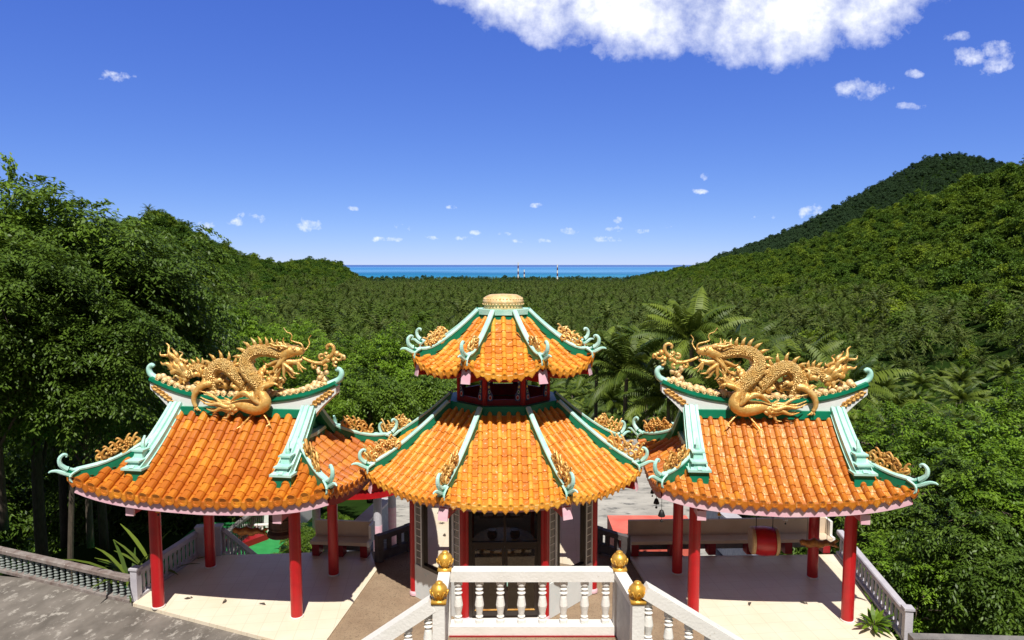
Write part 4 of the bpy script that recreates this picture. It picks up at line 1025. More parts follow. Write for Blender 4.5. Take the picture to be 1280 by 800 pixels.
def fish(px, py, Y, L, lab):
    p = atY(px, py, Y)
    root = thing('wooden_fish', lab, 'carved fish', (p[0], Y, p[2]), radians(-4), 'carved gilded fish hung from the pavilions')
    b = MB(); n = 14; pts = [(-L / 2 + L * i / n, 0, .02 * sin(i * 1.3)) for i in range(n + 1)]
    b.tube(pts, [.05 + .055 * sin(pi * min(1, (i + 1) / n)) + .012 * sin(i * 2.4) for i in range(n + 1)], n=9); b.build('body', M_WOODG, root, smooth=True)
    b = MB()
    for z in (-.07, .07): b.tube([(L / 2 - .03, 0, 0), (L / 2 + .07, 0, z), (L / 2 + .13, 0, z * 1.3)], [.05, .04, .01], n=6, flat=.5)
    b.build('tail_fin', M_WOODG, root, smooth=True)
    for x in (-L * .3, L * .3):
        b = MB(); b.tube([(x, 0, .08), (x, 0, 2.52 - p[2])], .006, n=4); b.build('chain', M_CHAIN, root)
fish(311, 664, 16.8, .78, 'gilded carved log fish hanging near the stair railing in the left pavilion')
fish(1021, 679, 16.4, .80, 'gilded carved log fish hanging before the bench in the right pavilion')
def windbell(px, py, Y, r, ztop, m, lab, n=1):
    p = atY(px, py, Y)
    root = thing('wind_bell', lab, 'wind bell', (p[0], Y, p[2]), 0, 'little bells under the pavilion eaves')
    b = MB(); b.lathe([(r, -r), (r * 1.05, -r * .8), (r * .8, 0), (r * .55, r * .7), (.004, r)], n=12); b.build('cup', m, root, smooth=True)
    b = MB(); b.tube([(0, 0, r), (0, 0, max(ztop - p[2], r + .03))], .005, n=4); b.tube([(0, 0, -r), (0, 0, -r * 2.2)], .004, n=4); b.ball((0, 0, -r * 2.4), r * .45, n=6); b.build('cord', M_CHAIN, root)
windbell(197.5, 637, 14.5, .05, 2.78, M_DGOLD, 'tiny gold bell before the front left column of the left pavilion')
windbell(302, 642, 14.6, .05, 2.75, M_DGOLD, 'tiny gold bell at the middle of the front eave of the left pavilion')
windbell(250, 640, 17.9, .05, 2.75, M_DGOLD, 'tiny gold bell under the back eave of the left pavilion beside the back left column')
windbell(356, 641, 14.5, .045, 2.75, M_DGOLD, 'tiny gold bell in front of the large bell of the left pavilion')
windbell(1057, 639, 14.3, .05, 2.78, M_DGOLD, 'tiny gold bell before the front right column of the right pavilion')
windbell(982, 648, 17.6, .06, 2.75, M_WPAINT, 'small white bell under the back eave of the right pavilion')
windbell(899, 642, 17.7, .05, 2.75, M_DGOLD, 'tiny gold bell before the sloping white parapet behind the right pavilion')
windbell(827, 641, 14.4, .075, 3.0, M_CHAIN, 'lowest and largest dark bell of the three at the left corner of the right pavilion')
windbell(820.5, 626, 15.2, .065, 3.0, M_CHAIN, 'middle dark bell of the three at the left corner of the right pavilion')
windbell(815.5, 614, 16.2, .05, 3.0, M_CHAIN, 'highest and smallest dark bell of the three at the left corner of the right pavilion')

# ------------------------------------------------------------------ benches
def bench(lab, a, b_, arms):
    """a, b_: world ends of the seat front edge on the floor"""
    a = np.array([*a, 0.]); b_ = np.array([*b_, 0.]); L = float(np.linalg.norm(b_ - a)); ang = atan2(b_[1] - a[1], b_[0] - a[0])
    root = thing('bench', lab, 'bench', (*a[:2], 0.004), ang, 'painted concrete benches along the back edge')
    s = MB(); s.box((L / 2, .20, .40), (L, .42, .09)); s.build('seat', M_BENCH, root)
    k = MB(); k.box((L / 2, .45, .62), (L, .08, .52)); k.build('backrest', M_BENCH, root)
    n = max(2, round(L / 1.05) + 1)
    for i in range(n):
        x = .12 + (L - .24) * i / (n - 1); g = MB(); g.box((x, .22, .175), (.20, .30, .35)); g.build('leg', M_DRED, root)
    p = MB(); p.box((L / 2, .52, .10), (L - .2, .06, .2)); p.build('plinth', M_CONC, root)
    for i in arms:
        x = -.035 if i == 0 else L + .035
        e = MB(); e.box((x, .34, .62), (.07, .36, .50)); e.box((x, .10, .40), (.07, .22, .14)); e.build('end_panel', M_WPAINT, root)
bench('cream concrete bench with red legs behind the left pavilion', atZ(388, 696)[:2], atZ(459, 699)[:2], [1])
bench('long cream concrete bench with red legs behind the right pavilion', atZ(789, 697)[:2], atZ(1040, 693)[:2], [1])

# ------------------------------------------------------------------ balustrades
BAL = [(.055, 0), (.055, .10), (.035, .13), (.05, .17), (.035, .20), (.045, .30), (.060, .42), (.045, .60), (.035, .66), (.055, .70), (.035, .74), (.052, .79), (.034, .83), (.055, .88), (.055, 1)]
TWIST = [(.05, 0), (.05, .08), (.03, .12), (.055, .20), (.03, .28), (.055, .36), (.03, .44), (.055, .52), (.03, .60), (.055, .68), (.03, .76), (.055, .84), (.03, .90), (.05, .93), (.05, 1)]
SQ = [(.045, 0), (.045, .15), (.032, .2), (.045, .5), (.032, .8), (.045, .85), (.045, 1)]
def balu_mesh(name, prof, h, s=1.0, n=10):
    b = MB(); b.lathe([(r * s, z * h) for r, z in prof], n=n)
    me = bpy.data.meshes.new(name); fill_mesh(me, np.concatenate(b.v), b.f, b.m, b.c, False); return me
def rail_run(name, lab, cat_, a, b_, h, count, prof, mr, mbal, w=.16, rh=.10, bh=.09, lift=0.0, posts=(), group=None, s=1.0, post_w=.2, nseg=10):
    """balustrade between two floor points that may lie at different heights; the balusters stand plumb"""
    a = np.asarray(a, float); b_ = np.asarray(b_, float); up = np.array([0, 0, 1.0])
    root = thing(name, lab, cat_, tuple(a), 0, group); d = b_ - a
    t = MB(); t.sweep([up * (h - rh / 2), d + up * (h - rh / 2)], [(-w / 2, -rh / 2), (w / 2, -rh / 2), (w / 2, rh / 2 * .6), (w / 2 - .02, rh / 2), (-w / 2 + .02, rh / 2), (-w / 2, rh / 2 * .6)]); t.build('top_rail', mr, root)
    t = MB(); t.sweep([up * (lift + bh / 2), d + up * (lift + bh / 2)], [(-w / 2, -bh / 2), (w / 2, -bh / 2), (w / 2, bh / 2), (-w / 2, bh / 2)]); t.build('bottom_rail', mr, root)
    hh = h - rh - bh - lift; me = balu_mesh('baluster', prof, hh + .01, s, nseg)
    me.materials.append(mbal)
    for i in range(count):
        o = bpy.data.objects.new('baluster', me); COL.objects.link(o); o.parent = root; o.location = tuple(d * (i + .5) / count + up * (lift + bh - .005))
    for f in posts:
        p = MB(); c = d * f; p.box((c[0], c[1], c[2] + (h + .04) / 2 - .02), (post_w, post_w, h + .08), rz=atan2(d[1], d[0])); p.box((c[0], c[1], c[2] + h + .05), (post_w + .05, post_w + .05, .05), rz=atan2(d[1], d[0])); p.build('post', mr, root)
    return root
# old balustrade along the plaza
g0, g1 = atZ(-62, 698, -.08), atZ(166, 752, -.08)
rail_run('balustrade', 'old stained balustrade with turned green-grey balusters along the grey plaza', 'balustrade', g0, g1, .62, 30, TWIST, M_OLDRAIL, M_OLDBAL, w=.20, rh=.10, bh=.07, s=1.05)
# lavender railing at the left side of the left pavilion and down the stair
r0, r1 = atZ(171, 748, 0), atZ(247, 694.5, 0)
rail_run('railing', 'lavender white railing rising along the left side of the left pavilion floor', 'railing', r0, r1, .70, 14, SQ, M_LAV, M_LAV, w=.17, rh=.12, bh=.07, posts=(0.0,), post_w=.17)
r2 = atZ(273, 693.0, 0)
rail_run('railing', 'short lavender railing between two posts behind the left pavilion', 'railing', r1 + np.array([.09, .03, 0]), r2, .76, 3, SQ, M_LAV, M_LAV, w=.17, rh=.12, bh=.09, posts=(0.0, 1.0), post_w=.2)
s1 = atY(345, 742, 20.2)
rail_run('railing', 'lavender stair railing sloping down to the right behind the left pavilion', 'railing', r2 + np.array([.10, .05, .02]), s1, .74, 15, SQ, M_LAV, M_LAV, w=.17, rh=.12, bh=.09)
# right railing
q0, q1 = atZ(1049, 692, 0), atZ(1133, 801, 0)
rail_run('railing', 'grey white railing along the right side of the right pavilion floor', 'railing', q0, q1, .68, 19, SQ, M_LAV, M_LAV, w=.18, rh=.12, bh=.07, posts=(1.0,), post_w=.16, s=.85)
k0 = atZ(1140, 842, -.05)
b = MB(); b.box((0, 0, 0), (4.0, .22, .62)); o = b.build('low_wall', M_CONC); o.location = (k0[0] + 2.15, k0[1] + .25, .22); o.rotation_euler = (0, 0, radians(-3)); tag(o, 'low weathered concrete wall at the foot of the right railing', 'wall')
# rails beside the pagoda, their shade painted in as dark concrete
d0, d1 = atZ(474, 700), atZ(511, 686)
def open_rail(lab, a, b_, h, n):
    a = np.asarray(a, float); d = np.asarray(b_, float) - a; root = thing('open_railing', lab, 'railing', tuple(a), 0, 'open concrete rails beside the pagoda'); up = np.array([0, 0, 1.])
    t = MB(); t.beam(up * (h - .07), d + up * (h - .07), .16, .14); t.build('top_rail', M_CONCD, root)
    t = MB(); t.beam(up * .12, d + up * .12, .14, .24); t.build('bottom_rail', M_CONCD, root)
    for i in range(n + 1):
        p = MB(); c = d * i / n; p.box((c[0], c[1], h / 2 - .02), (.10 if 0 < i < n else .18, .10 if 0 < i < n else .18, h - .16 if 0 < i < n else h + .06), rz=atan2(d[1], d[0])); p.build('post', M_CONCD, root)
M_CONCD = mat('shade dark concrete', (0.085, 0.07, 0.07), c2=(0.13, 0.115, 0.11), scale=4, c3=(0.25, 0.23, 0.21), scale3=12, t3=0.63, rough=0.9, bump=0.3)
open_rail('dark concrete rail with three openings between the left pavilion and the pagoda', d0, d1, .70, 3)
open_rail('dark concrete rail with openings between the pagoda and the right pavilion', atZ(748, 688), atZ(782, 699), .66, 3)

# ------------------------------------------------------------------ landing, its steps and its white balustrade
F0, F1 = atY(557, 790, 9.1), atY(773, 790, 9.1); LZ = float(F0[2]) - .01
N0, N1 = atY(549, 748, 8.2), atY(797, 731, 8.2)
def staircase():
    root = thing('staircase', 'painted landing with flights of steps falling to both sides at the near edge', 'staircase', (0, 0, 0))
    b = MB(); b.prism([(F0[0] - .1, 3.0), (F1[0] + .1, 3.0), (F1[0] + .1, 9.2), (F0[0] - .1, 9.2)], -.03, LZ); b.build('landing', M_AGG, root)
    b = MB(); b.beam((F0[0] + .06, 8.990, LZ + .008), (F1[0] - .06, 8.990, LZ + .008), .02, .018); b.build('landing_edge', M_DRED, root)
    for sg, x0 in ((-1, F0[0] - .1), (1, F1[0] + .1)):
        for i in range(17):
            x = x0 + sg * (.15 + .30 * i); h = LZ - .175 * (i + 1)
            if h < .1: break
            b = MB(); b.box((x + sg * .002 * (i + 1), 6.6, h / 2 - .03), (.30, 2.9, h), mat=0); b.build('step', M_CONC, root)
staircase()
def bud(mb, c, s=1.0):
    mb.lathe([(.05 * s, 0), (.075 * s, .015 * s), (.06 * s, .03 * s), (.105 * s, .075 * s), (.122 * s, .12 * s), (.115 * s, .165 * s), (.085 * s, .205 * s), (.05 * s, .225 * s), (.055 * s, .245 * s), (.03 * s, .262 * s), (.003, .268 * s)], c, n=16)
    for k in range(8):
        a = 2 * pi * k / 8
        P = [(c[0] + r * s * cos(a + w), c[1] + r * s * sin(a + w), c[2] + z * s) for r, z, w in ((.112, .065, -.3), (.128, .10, -.2), (.128, .135, 0), (.128, .10, .2), (.112, .065, .3))]
        mb.tube(cat(P, 3), .011 * s, n=5)
def landing_rail():
    root = thing('landing_balustrade', 'white balustrade with gold lotus buds around the near landing', 'balustrade', (0, 0, 0))
    ztop = float(atY(665, 711, 9.1)[2]); xa, xb = F0[0], F1[0]
    b = MB(); b.box(((xa + xb) / 2, 9.1, ztop - .075), (xb - xa - .14, .17, .15)); b.build('top_rail', M_WPAINT, root)
    b = MB(); b.box(((xa + xb) / 2, 9.1, LZ + .075), (xb - xa - .14, .20, .13)); b.build('bottom_rail', M_WPAINT, root)
    me = balu_mesh('baluster', [(r, z) for r, z in BAL], ztop - .15 - LZ - .135, 1.05, 14); me.materials.append(M_WPAINT)
    for i in range(8):
        o = bpy.data.objects.new('baluster', me); COL.objects.link(o); o.parent = root
        o.location = (xa + (xb - xa) * (i + .62) / 8.25, 9.1, LZ + .137)
    for x, y in ((xa, 9.1), (xb, 9.1), (N0[0], 8.2), (N1[0], 8.2)):
        p = MB(); p.box((x, y, (LZ - .02 + ztop) / 2), (.15, .17, ztop - LZ + .02)); po = p.build('post', M_WPAINT, root)
        q = MB(); q.box((x, y, ztop + .015), (.185, .20, .035)); bud(q, (x, y, ztop + .03), .86); q.build('lotus_bud', M_DGOLD, po, smooth=True)
    for x0, x1 in ((xa, N0[0]), (xb, N1[0])):
        p = MB(); p.beam((x0, 9.02, (LZ + ztop) / 2 - .06), (x1, 8.28, (LZ + ztop) / 2 - .06), .09, ztop - LZ - .12); p.build('side_panel', M_LAV2, root)
        p = MB(); p.beam((x0, 9.02, ztop - .05), (x1, 8.28, ztop - .05), .16, .10); p.build('side_rail', M_WPAINT, root)
M_LAV2 = mat('mottled white grey plaster', (0.46, 0.47, 0.50), c2=(0.60, 0.61, 0.63), scale=4, c3=(0.28, 0.29, 0.31), scale3=7, t3=0.6, rough=0.8, bump=0.3)
landing_rail()
for sg, N_, far, lab in ((-1, N0, atY(470, 800, 8.2), 'white sloping stair balustrade falling to the left of the landing'), (1, N1, atY(930, 811, 8.2), 'white sloping stair balustrade falling to the right of the landing')):
    root = thing('stair_balustrade', lab, 'balustrade', (N_[0] + sg * .08, 8.2, float(N_[2]) - .06), 0, 'sloping stair balustrades')
    d = np.array([far[0] - N_[0], 0, far[2] - N_[2]]); d = d * (3.6 / abs(d[0])); sl_ = d[2] / d[0]
    b = MB(); b.beam((0, 0, 0), d, .18, .16); b.build('top_rail', M_WPAINT, root)
    b = MB(); b.beam((0, 0, -.72), d + np.array([0, 0, -.72]), .20, .12); b.build('bottom_rail', M_WPAINT, root)
    me = balu_mesh('baluster', BAL, .585, 1.05, 14); me.materials.append(M_WPAINT)
    for i in range(14):
        o = bpy.data.objects.new('baluster', me); COL.objects.link(o); o.parent = root; x = sg * (.06 + .255 * i); o.location = (x, 0, -.665 + x * sl_)

# ------------------------------------------------------------------ lower court: gate roof, stairs, parapets
def lower_gate():
    p = atY(432, 640, 27.0)
    root = thing('gate_pavilion', 'small lower pavilion with orange roof, red fascia and pink posts beyond the left bench', 'gate', (p[0], 27.0, -4.0), radians(-6))
    hx, hy, z0, z1 = 2.6, 1.6, 3.5, 5.0
    ct = z0
    zp = lambda d: z0 + (z1 - z0) * max(d, 0) / hy
    mb = MB(); F = lambda s, d: np.array([s, -(hy - d), zp(d) + .35 * math.exp(-(hx - abs(s)) / .8 - max(d, 0))]); B = lambda s, d: F(s, d) * np.array([-1, -1, 1])
    for P in (F, B): tiles(mb, P, -hx, hx, lambda s: hy - .05, .30, .085, tl=.25); sheet(mb, P, -hx, hx, lambda s: hy, -.012, 1)
    mb.build('tiled_roof', [M_TILE, M_TILE], root)
    for sy in (-1, 1):
        b = MB(); pts = [np.array([s, sy * (hy - .08), z0 - .26 + .35 * math.exp(-(hx - abs(s)) / .8)]) for s in np.linspace(-hx, hx, 17)]
        b.sweep(pts, [(-.04, -.22), (.04, -.22), (.04, .18), (-.04, .18)]); b.build('fascia_board', M_RED, root)
    b = MB(); b.box((0, 0, z1 + .08), (2 * hx, .26, .24)); b.build('ridge', M_GREEN, root)
    for sx in (-1, 1):
        b = MB(); b.sweep([F(sx * (hx - .75), d) + np.array([0, 0, .1]) for d in (hy, .8, .12)], [(-.14, -.1), (.14, -.1), (.14, .14), (-.14, .14)], side=(1, 0, 0)); b.build('descending_ridge', M_MINT, root)
        pts = [F(sx * (hx - .75 + .6 * t), .5 - .42 * t) + np.array([0, 0, .06 + .08 * t]) for t in np.linspace(0, 1, 6)]
        hip('hip_ridge', root, pts, curl=.8, seed=91 + sx, orn=(.45, .35), orn_at=.3)
        for sy in (-1, 1):
            b = MB(); b.lathe([(.17, 0), (.17, 1.9), (.165, 1.9), (.165, 3.4)], (sx * (hx - .95), sy * (hy - .6), 0), n=14, mat=[0, 0, 1]); b.build('post', [M_PINK, M_LAV], root)
    b = MB(); b.box((0, 0, .05), (4.6, 2.6, .3)); b.build('base', M_CONC, root)
lower_gate()
def slope_wall(lab, a, b_, w, h, m, cap):
    a = np.asarray(a, float); d = np.asarray(b_, float) - a
    root = thing('stair_parapet', lab, 'parapet', tuple(a), 0, 'sloping parapets of the lower stairs'); up = np.array([0, 0, 1.])
    b = MB(); b.beam(up * -h / 2, d - up * h / 2, w, h); b.build('wall', m, root)
    b = MB(); b.beam(up * .045, d + up * .045, w + .10, .09); b.build('coping', cap, root)
M_BLUEG = mat('patterned blue grey panel', (0.20, 0.24, 0.33), c2=(0.30, 0.34, 0.43), scale=6, rough=0.7)
slope_wall('white and blue-grey sloping stair parapet behind the right pavilion', atY(890, 628, 30.0), atY(950, 676, 24.0), .55, 1.6, M_BLUEG, M_LAV)
slope_wall('white sloping stair parapet between the gate posts beyond the left bench', atY(482, 625, 30), atY(428, 676, 25.0), .5, 1.3, M_BLUEG, M_LAV)
def dark_stair():
    a, b_ = atY(284, 665, 27.0), atY(330, 628, 30.5)
    rail_run('railing', 'dark grey stair railing climbing past the gilded fish behind the left pavilion', 'railing', a + np.array([0, 0, -1.0]), b_ + np.array([0, 0, -1.0]), 1.05, 18, SQ, M_CONC, M_CONC, w=.22, rh=.14, bh=.1)
    c, d = atY(322, 672, 26.0), atY(372, 640, 29.5)
dark_stair()
def small_house():
    p = atY(342, 690, 30.0)
    root = thing('small_house', 'small white walled shed with green eave edge beside the turf', 'shed', (p[0], 31.2, -4.0), radians(-6))
    b = MB(); b.box((0.3, 0, 1.25), (1.9, 1.8, 2.5)); b.build('wall', M_WHITE, root)
    b = MB(); b.box((0.3, 0, 2.62), (2.3, 2.2, .22)); b.build('roof', M_GREEN, root)
    b = MB(); b.box((0.3, -.93, .55), (.7, .05, .9)); b.build('door', M_TERRA, root)
small_house()
fz = atZ(300, 676, -4.0)
rail_run('railing', 'low white picket rail at the far edge of the green turf', 'railing', atZ(291, 671, -4.0), atZ(352, 669, -4.0), .55, 9, SQ, M_WPAINT, M_WPAINT, w=.12, rh=.07, bh=.06)
b = MB(); b.box((0, 0, 0), (1.0, 1.5, .3)); o = b.build('planter', M_DRED); c = atZ(308, 675, -3.9); o.location = (c[0], c[1], -3.9); o.rotation_euler = (0, 0, radians(-35)); tag(o, 'reddish brown flat planter at the far end of the turf', 'planter')
b = MB(); b.box((0, 0, 0), (2.6, 1.5, 3.8)); o = b.build('red_parapet', M_TERRA); c = atZ(815, 658, -.25); o.location = (c[0] + .02, c[1] + .2, -2.15); tag(o, 'broad red painted parapet block behind the right bench', 'parapet')

# ------------------------------------------------------------------ chimneys on the shore
M_CHIM = mat('dull chimney red', (0.14, 0.03, 0.03), c2=(0.10, 0.03, 0.03), scale=.2, rough=0.8)
for px, py, D, H, lab in ((647.7, 328, 3600, 95, 'tallest red and white banded chimney, left of the other two on the shore'), (655.3, 337, 3500, 72, 'shortest red and white banded chimney, beside the tallest one'), (696.8, 330.5, 3500, 90, 'slim red and white banded chimney standing alone to the right on the shore')):
    p = atY(px, py, D); root = thing('chimney', lab, 'chimney', (p[0], D, p[2] - H), 0, 'banded chimneys on the shore')
    for i in range(6):
        z0, z1 = H * i / 6, H * (i + 1) / 6; r = lambda z: 4.2 - 1.6 * z / H
        b = MB(); b.lathe([(r(z0), z0), (r(z1), z1)], n=12); b.build('band', (M_CHIM, M_WHITE)[i % 2], root)
# ------------------------------------------------------------------ leaves scattered on the floor
for k, (px, py) in enumerate(((234, 749), (281, 753), (329, 755.5), (937, 755), (1003, 754))):
    p = atZ(px, py); a = MB(); R = random.Random(k)
    a.add([(-.09, 0, .012), (0, -.035, .03), (.09, .01, .015), (0, .04, .035)], [(0, 1, 2, 3)]); a.add([(.02, .03, .012), (.07, .06, .04), (.12, .05, .012), (.07, .02, .03)], [(0, 1, 2, 3)])
    o = a.build('dry_leaf', M_BARK); o.location = (p[0], p[1], 0.004); o.rotation_euler = (0, 0, k * 1.3)
    tag(o, ['dry leaf on the sunlit tiles near the front left column of the left pavilion', 'dry leaf between two others on the sunlit tiles of the left pavilion', 'dry leaf on the sunlit tiles nearest the front right column of the left pavilion', 'dry leaf on the sunlit tiles in the middle of the right pavilion', 'dry leaf on the sunlit tiles left of the front right column of the right pavilion'][k], 'leaf', 'dry leaves on the tiles')
# ------------------------------------------------------------------ foliage
def unit(a): return a / np.maximum(np.linalg.norm(a, axis=-1, keepdims=True), 1e-9)
def leaf_quads(C, D, Wd, L, W, fold=0.0):
    """diamond leaves: centres C, directions D, side vectors Wd, length L, width W"""
    D = unit(D); S = unit(np.cross(D, Wd)); L = L[:, None]; W = W[:, None]
    return np.stack([C - D * L * .5, C + S * W * .5 - D * L * .05, C + D * L * .5, C - S * W * .5 - D * L * .05], 1)
def crown_quads(seed, R, nlobe, nclump, nleaf, leaf, clump=0.9, droop=.45, flat=.45, zbias=.15, shell=(.72, 1.0)):
    """R: half sizes of the crown; lobes make an uneven outline, clumps sit on the lobes as sprays of leaves"""
    g = np.random.default_rng(seed); R = np.asarray(R, float)
    ld = unit(g.normal(size=(nlobe, 3)) + [0, 0, zbias]); lc = ld * R * g.uniform(.35, .72, (nlobe, 1)); lr = R.mean() * g.uniform(.30, .50, nlobe)
    k = g.integers(0, nlobe, nclump); o = unit(g.normal(size=(nclump, 3)) + [0, 0, .35])
    cc = lc[k] + o * lr[k][:, None] * g.uniform(*shell, (nclump, 1)) * np.array([1.1, 1.1, .85])
    out = unit(cc / R * .7 + o * .6)
    N = nclump * nleaf; kk = np.repeat(np.arange(nclump), nleaf)
    off = g.normal(size=(N, 3)) * clump * .45; 
    od = out[kk]; h = od.copy(); h[:, 2] *= .2
    off = off * [1, 1, flat] + unit(h) * np.abs(g.normal(size=(N, 1))) * clump * .35
    off[:, 2] -= droop * (off[:, 0] ** 2 + off[:, 1] ** 2) / max(clump, .1) * .5
    C = cc[kk] + off
    D = od * .5 + unit(off) * .7 + g.normal(size=(N, 3)) * .35 - [0, 0, droop]
    Wd = g.normal(size=(N, 3)) * .55 + [0, 0, 1] + od * .3
    L = leaf * g.uniform(.7, 1.25, N); W = L * g.uniform(.36, .52, N)
    var = np.clip(np.repeat(g.uniform(.1, .9, nclump), nleaf) * .6 + g.uniform(0, .5, N), 0, 1)
    return leaf_quads(C, D, Wd, L, W), var
def spray_quads(seed, R, nlobe, nspray, nleaf, leaf, ln=1.5, width=.34, droop=.5, zb=.45, lobe=(.30, .50), rad=(.55, 1.0)):
    """crown of leafy sprays: each spray is a drooping shoot with leaves set along both sides of it"""
    g = np.random.default_rng(seed); R = np.asarray(R, float)
    ld = unit(g.normal(size=(nlobe, 3)) + [0, 0, .15]); lc = ld * R * g.uniform(*rad, (nlobe, 1)) * .72; lr = R.mean() * g.uniform(*lobe, nlobe)
    k = g.integers(0, nlobe, nspray); o = unit(g.normal(size=(nspray, 3)) + [0, 0, zb])
    s0 = lc[k] + o * lr[k][:, None] * g.uniform(.45, .95, (nspray, 1))
    ax = unit(o * [1, 1, .55] + unit(lc[k] / R) * [.5, .5, .25] + g.normal(size=(nspray, 3)) * .3)
    L = ln * g.uniform(.6, 1.25, nspray)
    side = unit(np.cross(ax, [0, 0, 1.0]) + g.normal(size=(nspray, 3)) * .12)
    N = nspray * nleaf; kk = np.repeat(np.arange(nspray), nleaf)
    t = g.uniform(.05, 1, N); sg = g.choice([-1.0, 1.0], N); w = np.abs(g.normal(size=N)) * width * (1.05 - t * .6)
    down = np.array([0, 0, -1.0])
    C = s0[kk] + ax[kk] * (L[kk] * t)[:, None] + down * (droop * L[kk] * t ** 2)[:, None] + side[kk] * (sg * w * L[kk])[:, None] + down * ((w * L[kk]) * .35)[:, None] + g.normal(size=(N, 3)) * .05 * ln
    D = ax[kk] * .55 + side[kk] * (sg * .75)[:, None] + down * (.30 + droop * t * .9)[:, None] + g.normal(size=(N, 3)) * .28
    Wd = g.normal(size=(N, 3)) * .30 + [0, 0, 1.0]
    l = leaf * g.uniform(.7, 1.25, N); W = l * g.uniform(.36, .50, N)
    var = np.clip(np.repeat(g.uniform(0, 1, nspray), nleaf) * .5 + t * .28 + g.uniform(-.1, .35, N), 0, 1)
    return leaf_quads(C, D, Wd, l, W), var
def limb_mesh(seed, H, R, r0, crown_z, nl=9):
    g = random.Random(seed); b = MB()
    pts = cat([(0, 0, -1.0), (g.uniform(-.2, .2), g.uniform(-.2, .2), H * .3), (g.uniform(-.4, .4), g.uniform(-.4, .4), H * .6), (g.uniform(-.4, .4), g.uniform(-.4, .4), H * .74)], 4)
    b.tube(pts, np.linspace(r0, r0 * .35, len(pts)), n=9)
    for i in range(nl):
        s = pts[3 + (i * 7) % (len(pts) - 4)]; a = g.uniform(0, 6.28); l = g.uniform(.5, .95)
        e = np.array([R[0] * l * cos(a), R[1] * l * sin(a), crown_z + R[2] * g.uniform(-.5, .45)])
        m = (s + e) / 2 + np.array([0, 0, .5]); p = cat([s, m, e], 4); b.tube(p, np.linspace(r0 * .42, r0 * .07, len(p)), n=6)
    me = bpy.data.meshes.new('trunk'); fill_mesh(me, np.concatenate(b.v), b.f, b.m, b.c, True); me.materials.append(M_BARK); return me
def make_tree(seed, H, R, leafm, nlobe=14, nclump=260, nleaf=95, leaf=.19, r0=.3, name='crown', **kw):
    q, v = spray_quads(seed, R, nlobe, nclump, nleaf, leaf, **kw)
    cz = H - R[2]; q = q + [0, 0, cz]
    me = quads_mesh(name, q, v); me.materials.append(leafm)
    return me, limb_mesh(seed, H, R, r0, cz)
def plant_tree(meshes, x, y, z, rz, s, lab, cat_='tree', group=None, name='broadleaf_tree'):
    root = thing(name, lab, cat_, (x, y, z), rz, group); root.scale = (s, s, s)
    for nm, me in zip(('crown', 'trunk'), meshes):
        o = bpy.data.objects.new(nm, me); COL.objects.link(o); o.parent = root
    return root
def palm_meshes(seed, H, nf=24, FL=4.2, nl=30, lean=.8, leafm=None, tw=.055):
    g = np.random.default_rng(seed); b = MB()
    a = g.uniform(0, 6.28); top = np.array([lean * cos(a), lean * sin(a), H])
    pts = cat([(0, 0, -1), (top[0] * .15, top[1] * .15, H * .35), (top[0] * .55, top[1] * .55, H * .7), top], 4)
    b.tube(pts, np.linspace(.20, .12, len(pts)), n=8)
    tm = bpy.data.meshes.new('trunk'); fill_mesh(tm, np.concatenate(b.v), b.f, b.m, b.c, True); tm.materials.append(M_PALMBARK)
    Q = []; V = []
    for i in range(nf):
        az = i * 2.39996 + g.uniform(-.2, .2); el = np.interp(i / nf, [0, .5, 1], [1.45, .85, -.30]) + g.uniform(-.12, .12)
        l = FL * g.uniform(.85, 1.1) * (0.8 if i < 3 else 1); n = nl
        t = np.linspace(0, 1, n); e = el - t ** 1.5 * (1.35 + .25 * g.uniform(-1, 1)); ds = l / n
        hx = np.cumsum(np.cos(e) * ds); hz = np.cumsum(np.sin(e) * ds)
        u = np.array([cos(az), sin(az), 0]); s = np.array([-sin(az), cos(az), 0])
        P = top + hx[:, None] * u + hz[:, None] * [0, 0, 1]
        T = np.cos(e)[:, None] * u + np.sin(e)[:, None] * [0, 0, 1]
        w = .03 * (1 - t * .7)
        fv = g.uniform(0, 1) ** 1.5 * .85
        for k in range(n - 1):
            Q.append([P[k] - s * w[k], P[k] + s * w[k], P[k + 1] + s * w[k + 1], P[k + 1] - s * w[k + 1]]); V.append(1.0)
        ll = l * .175 * np.sin(np.clip(t * 1.0 + .10, 0, 1) * pi) ** .6
        tw_ = g.uniform(-.35, .35)
        for sg in (-1, 1):
            for k in range(2, n):
                dv = s * sg * .85 + T[k] * .55 + np.array([0, 0, -.42 - .3 * g.uniform() + tw_ * sg])
                dv = dv / np.linalg.norm(dv); e1 = P[k] + dv * ll[k] * .55; dv2 = dv + np.array([0, 0, -.55]); dv2 /= np.linalg.norm(dv2); e2 = e1 + dv2 * ll[k] * .5
                wv = T[k] * tw * (FL / 4.2)
                Q.append([P[k] - wv * .5, P[k] + wv * .5, e1 + wv, e1 - wv]); V.append(min(1, fv + g.uniform(0, .3)))
                Q.append([e1 - wv, e1 + wv, e2 + wv * .15, e2 - wv * .15]); V.append(min(1, fv + g.uniform(0, .3)))
    cm = quads_mesh('crown', np.array(Q), np.array(V)); cm.materials.append(leafm or M_PALM)
    return cm, tm
def hz(x, y): return float(height(np.array([x]), np.array([y]))[0])
def place(px, py, Y):  # a point of the photograph carried out to depth Y
    p = atY(px, py, Y); return p

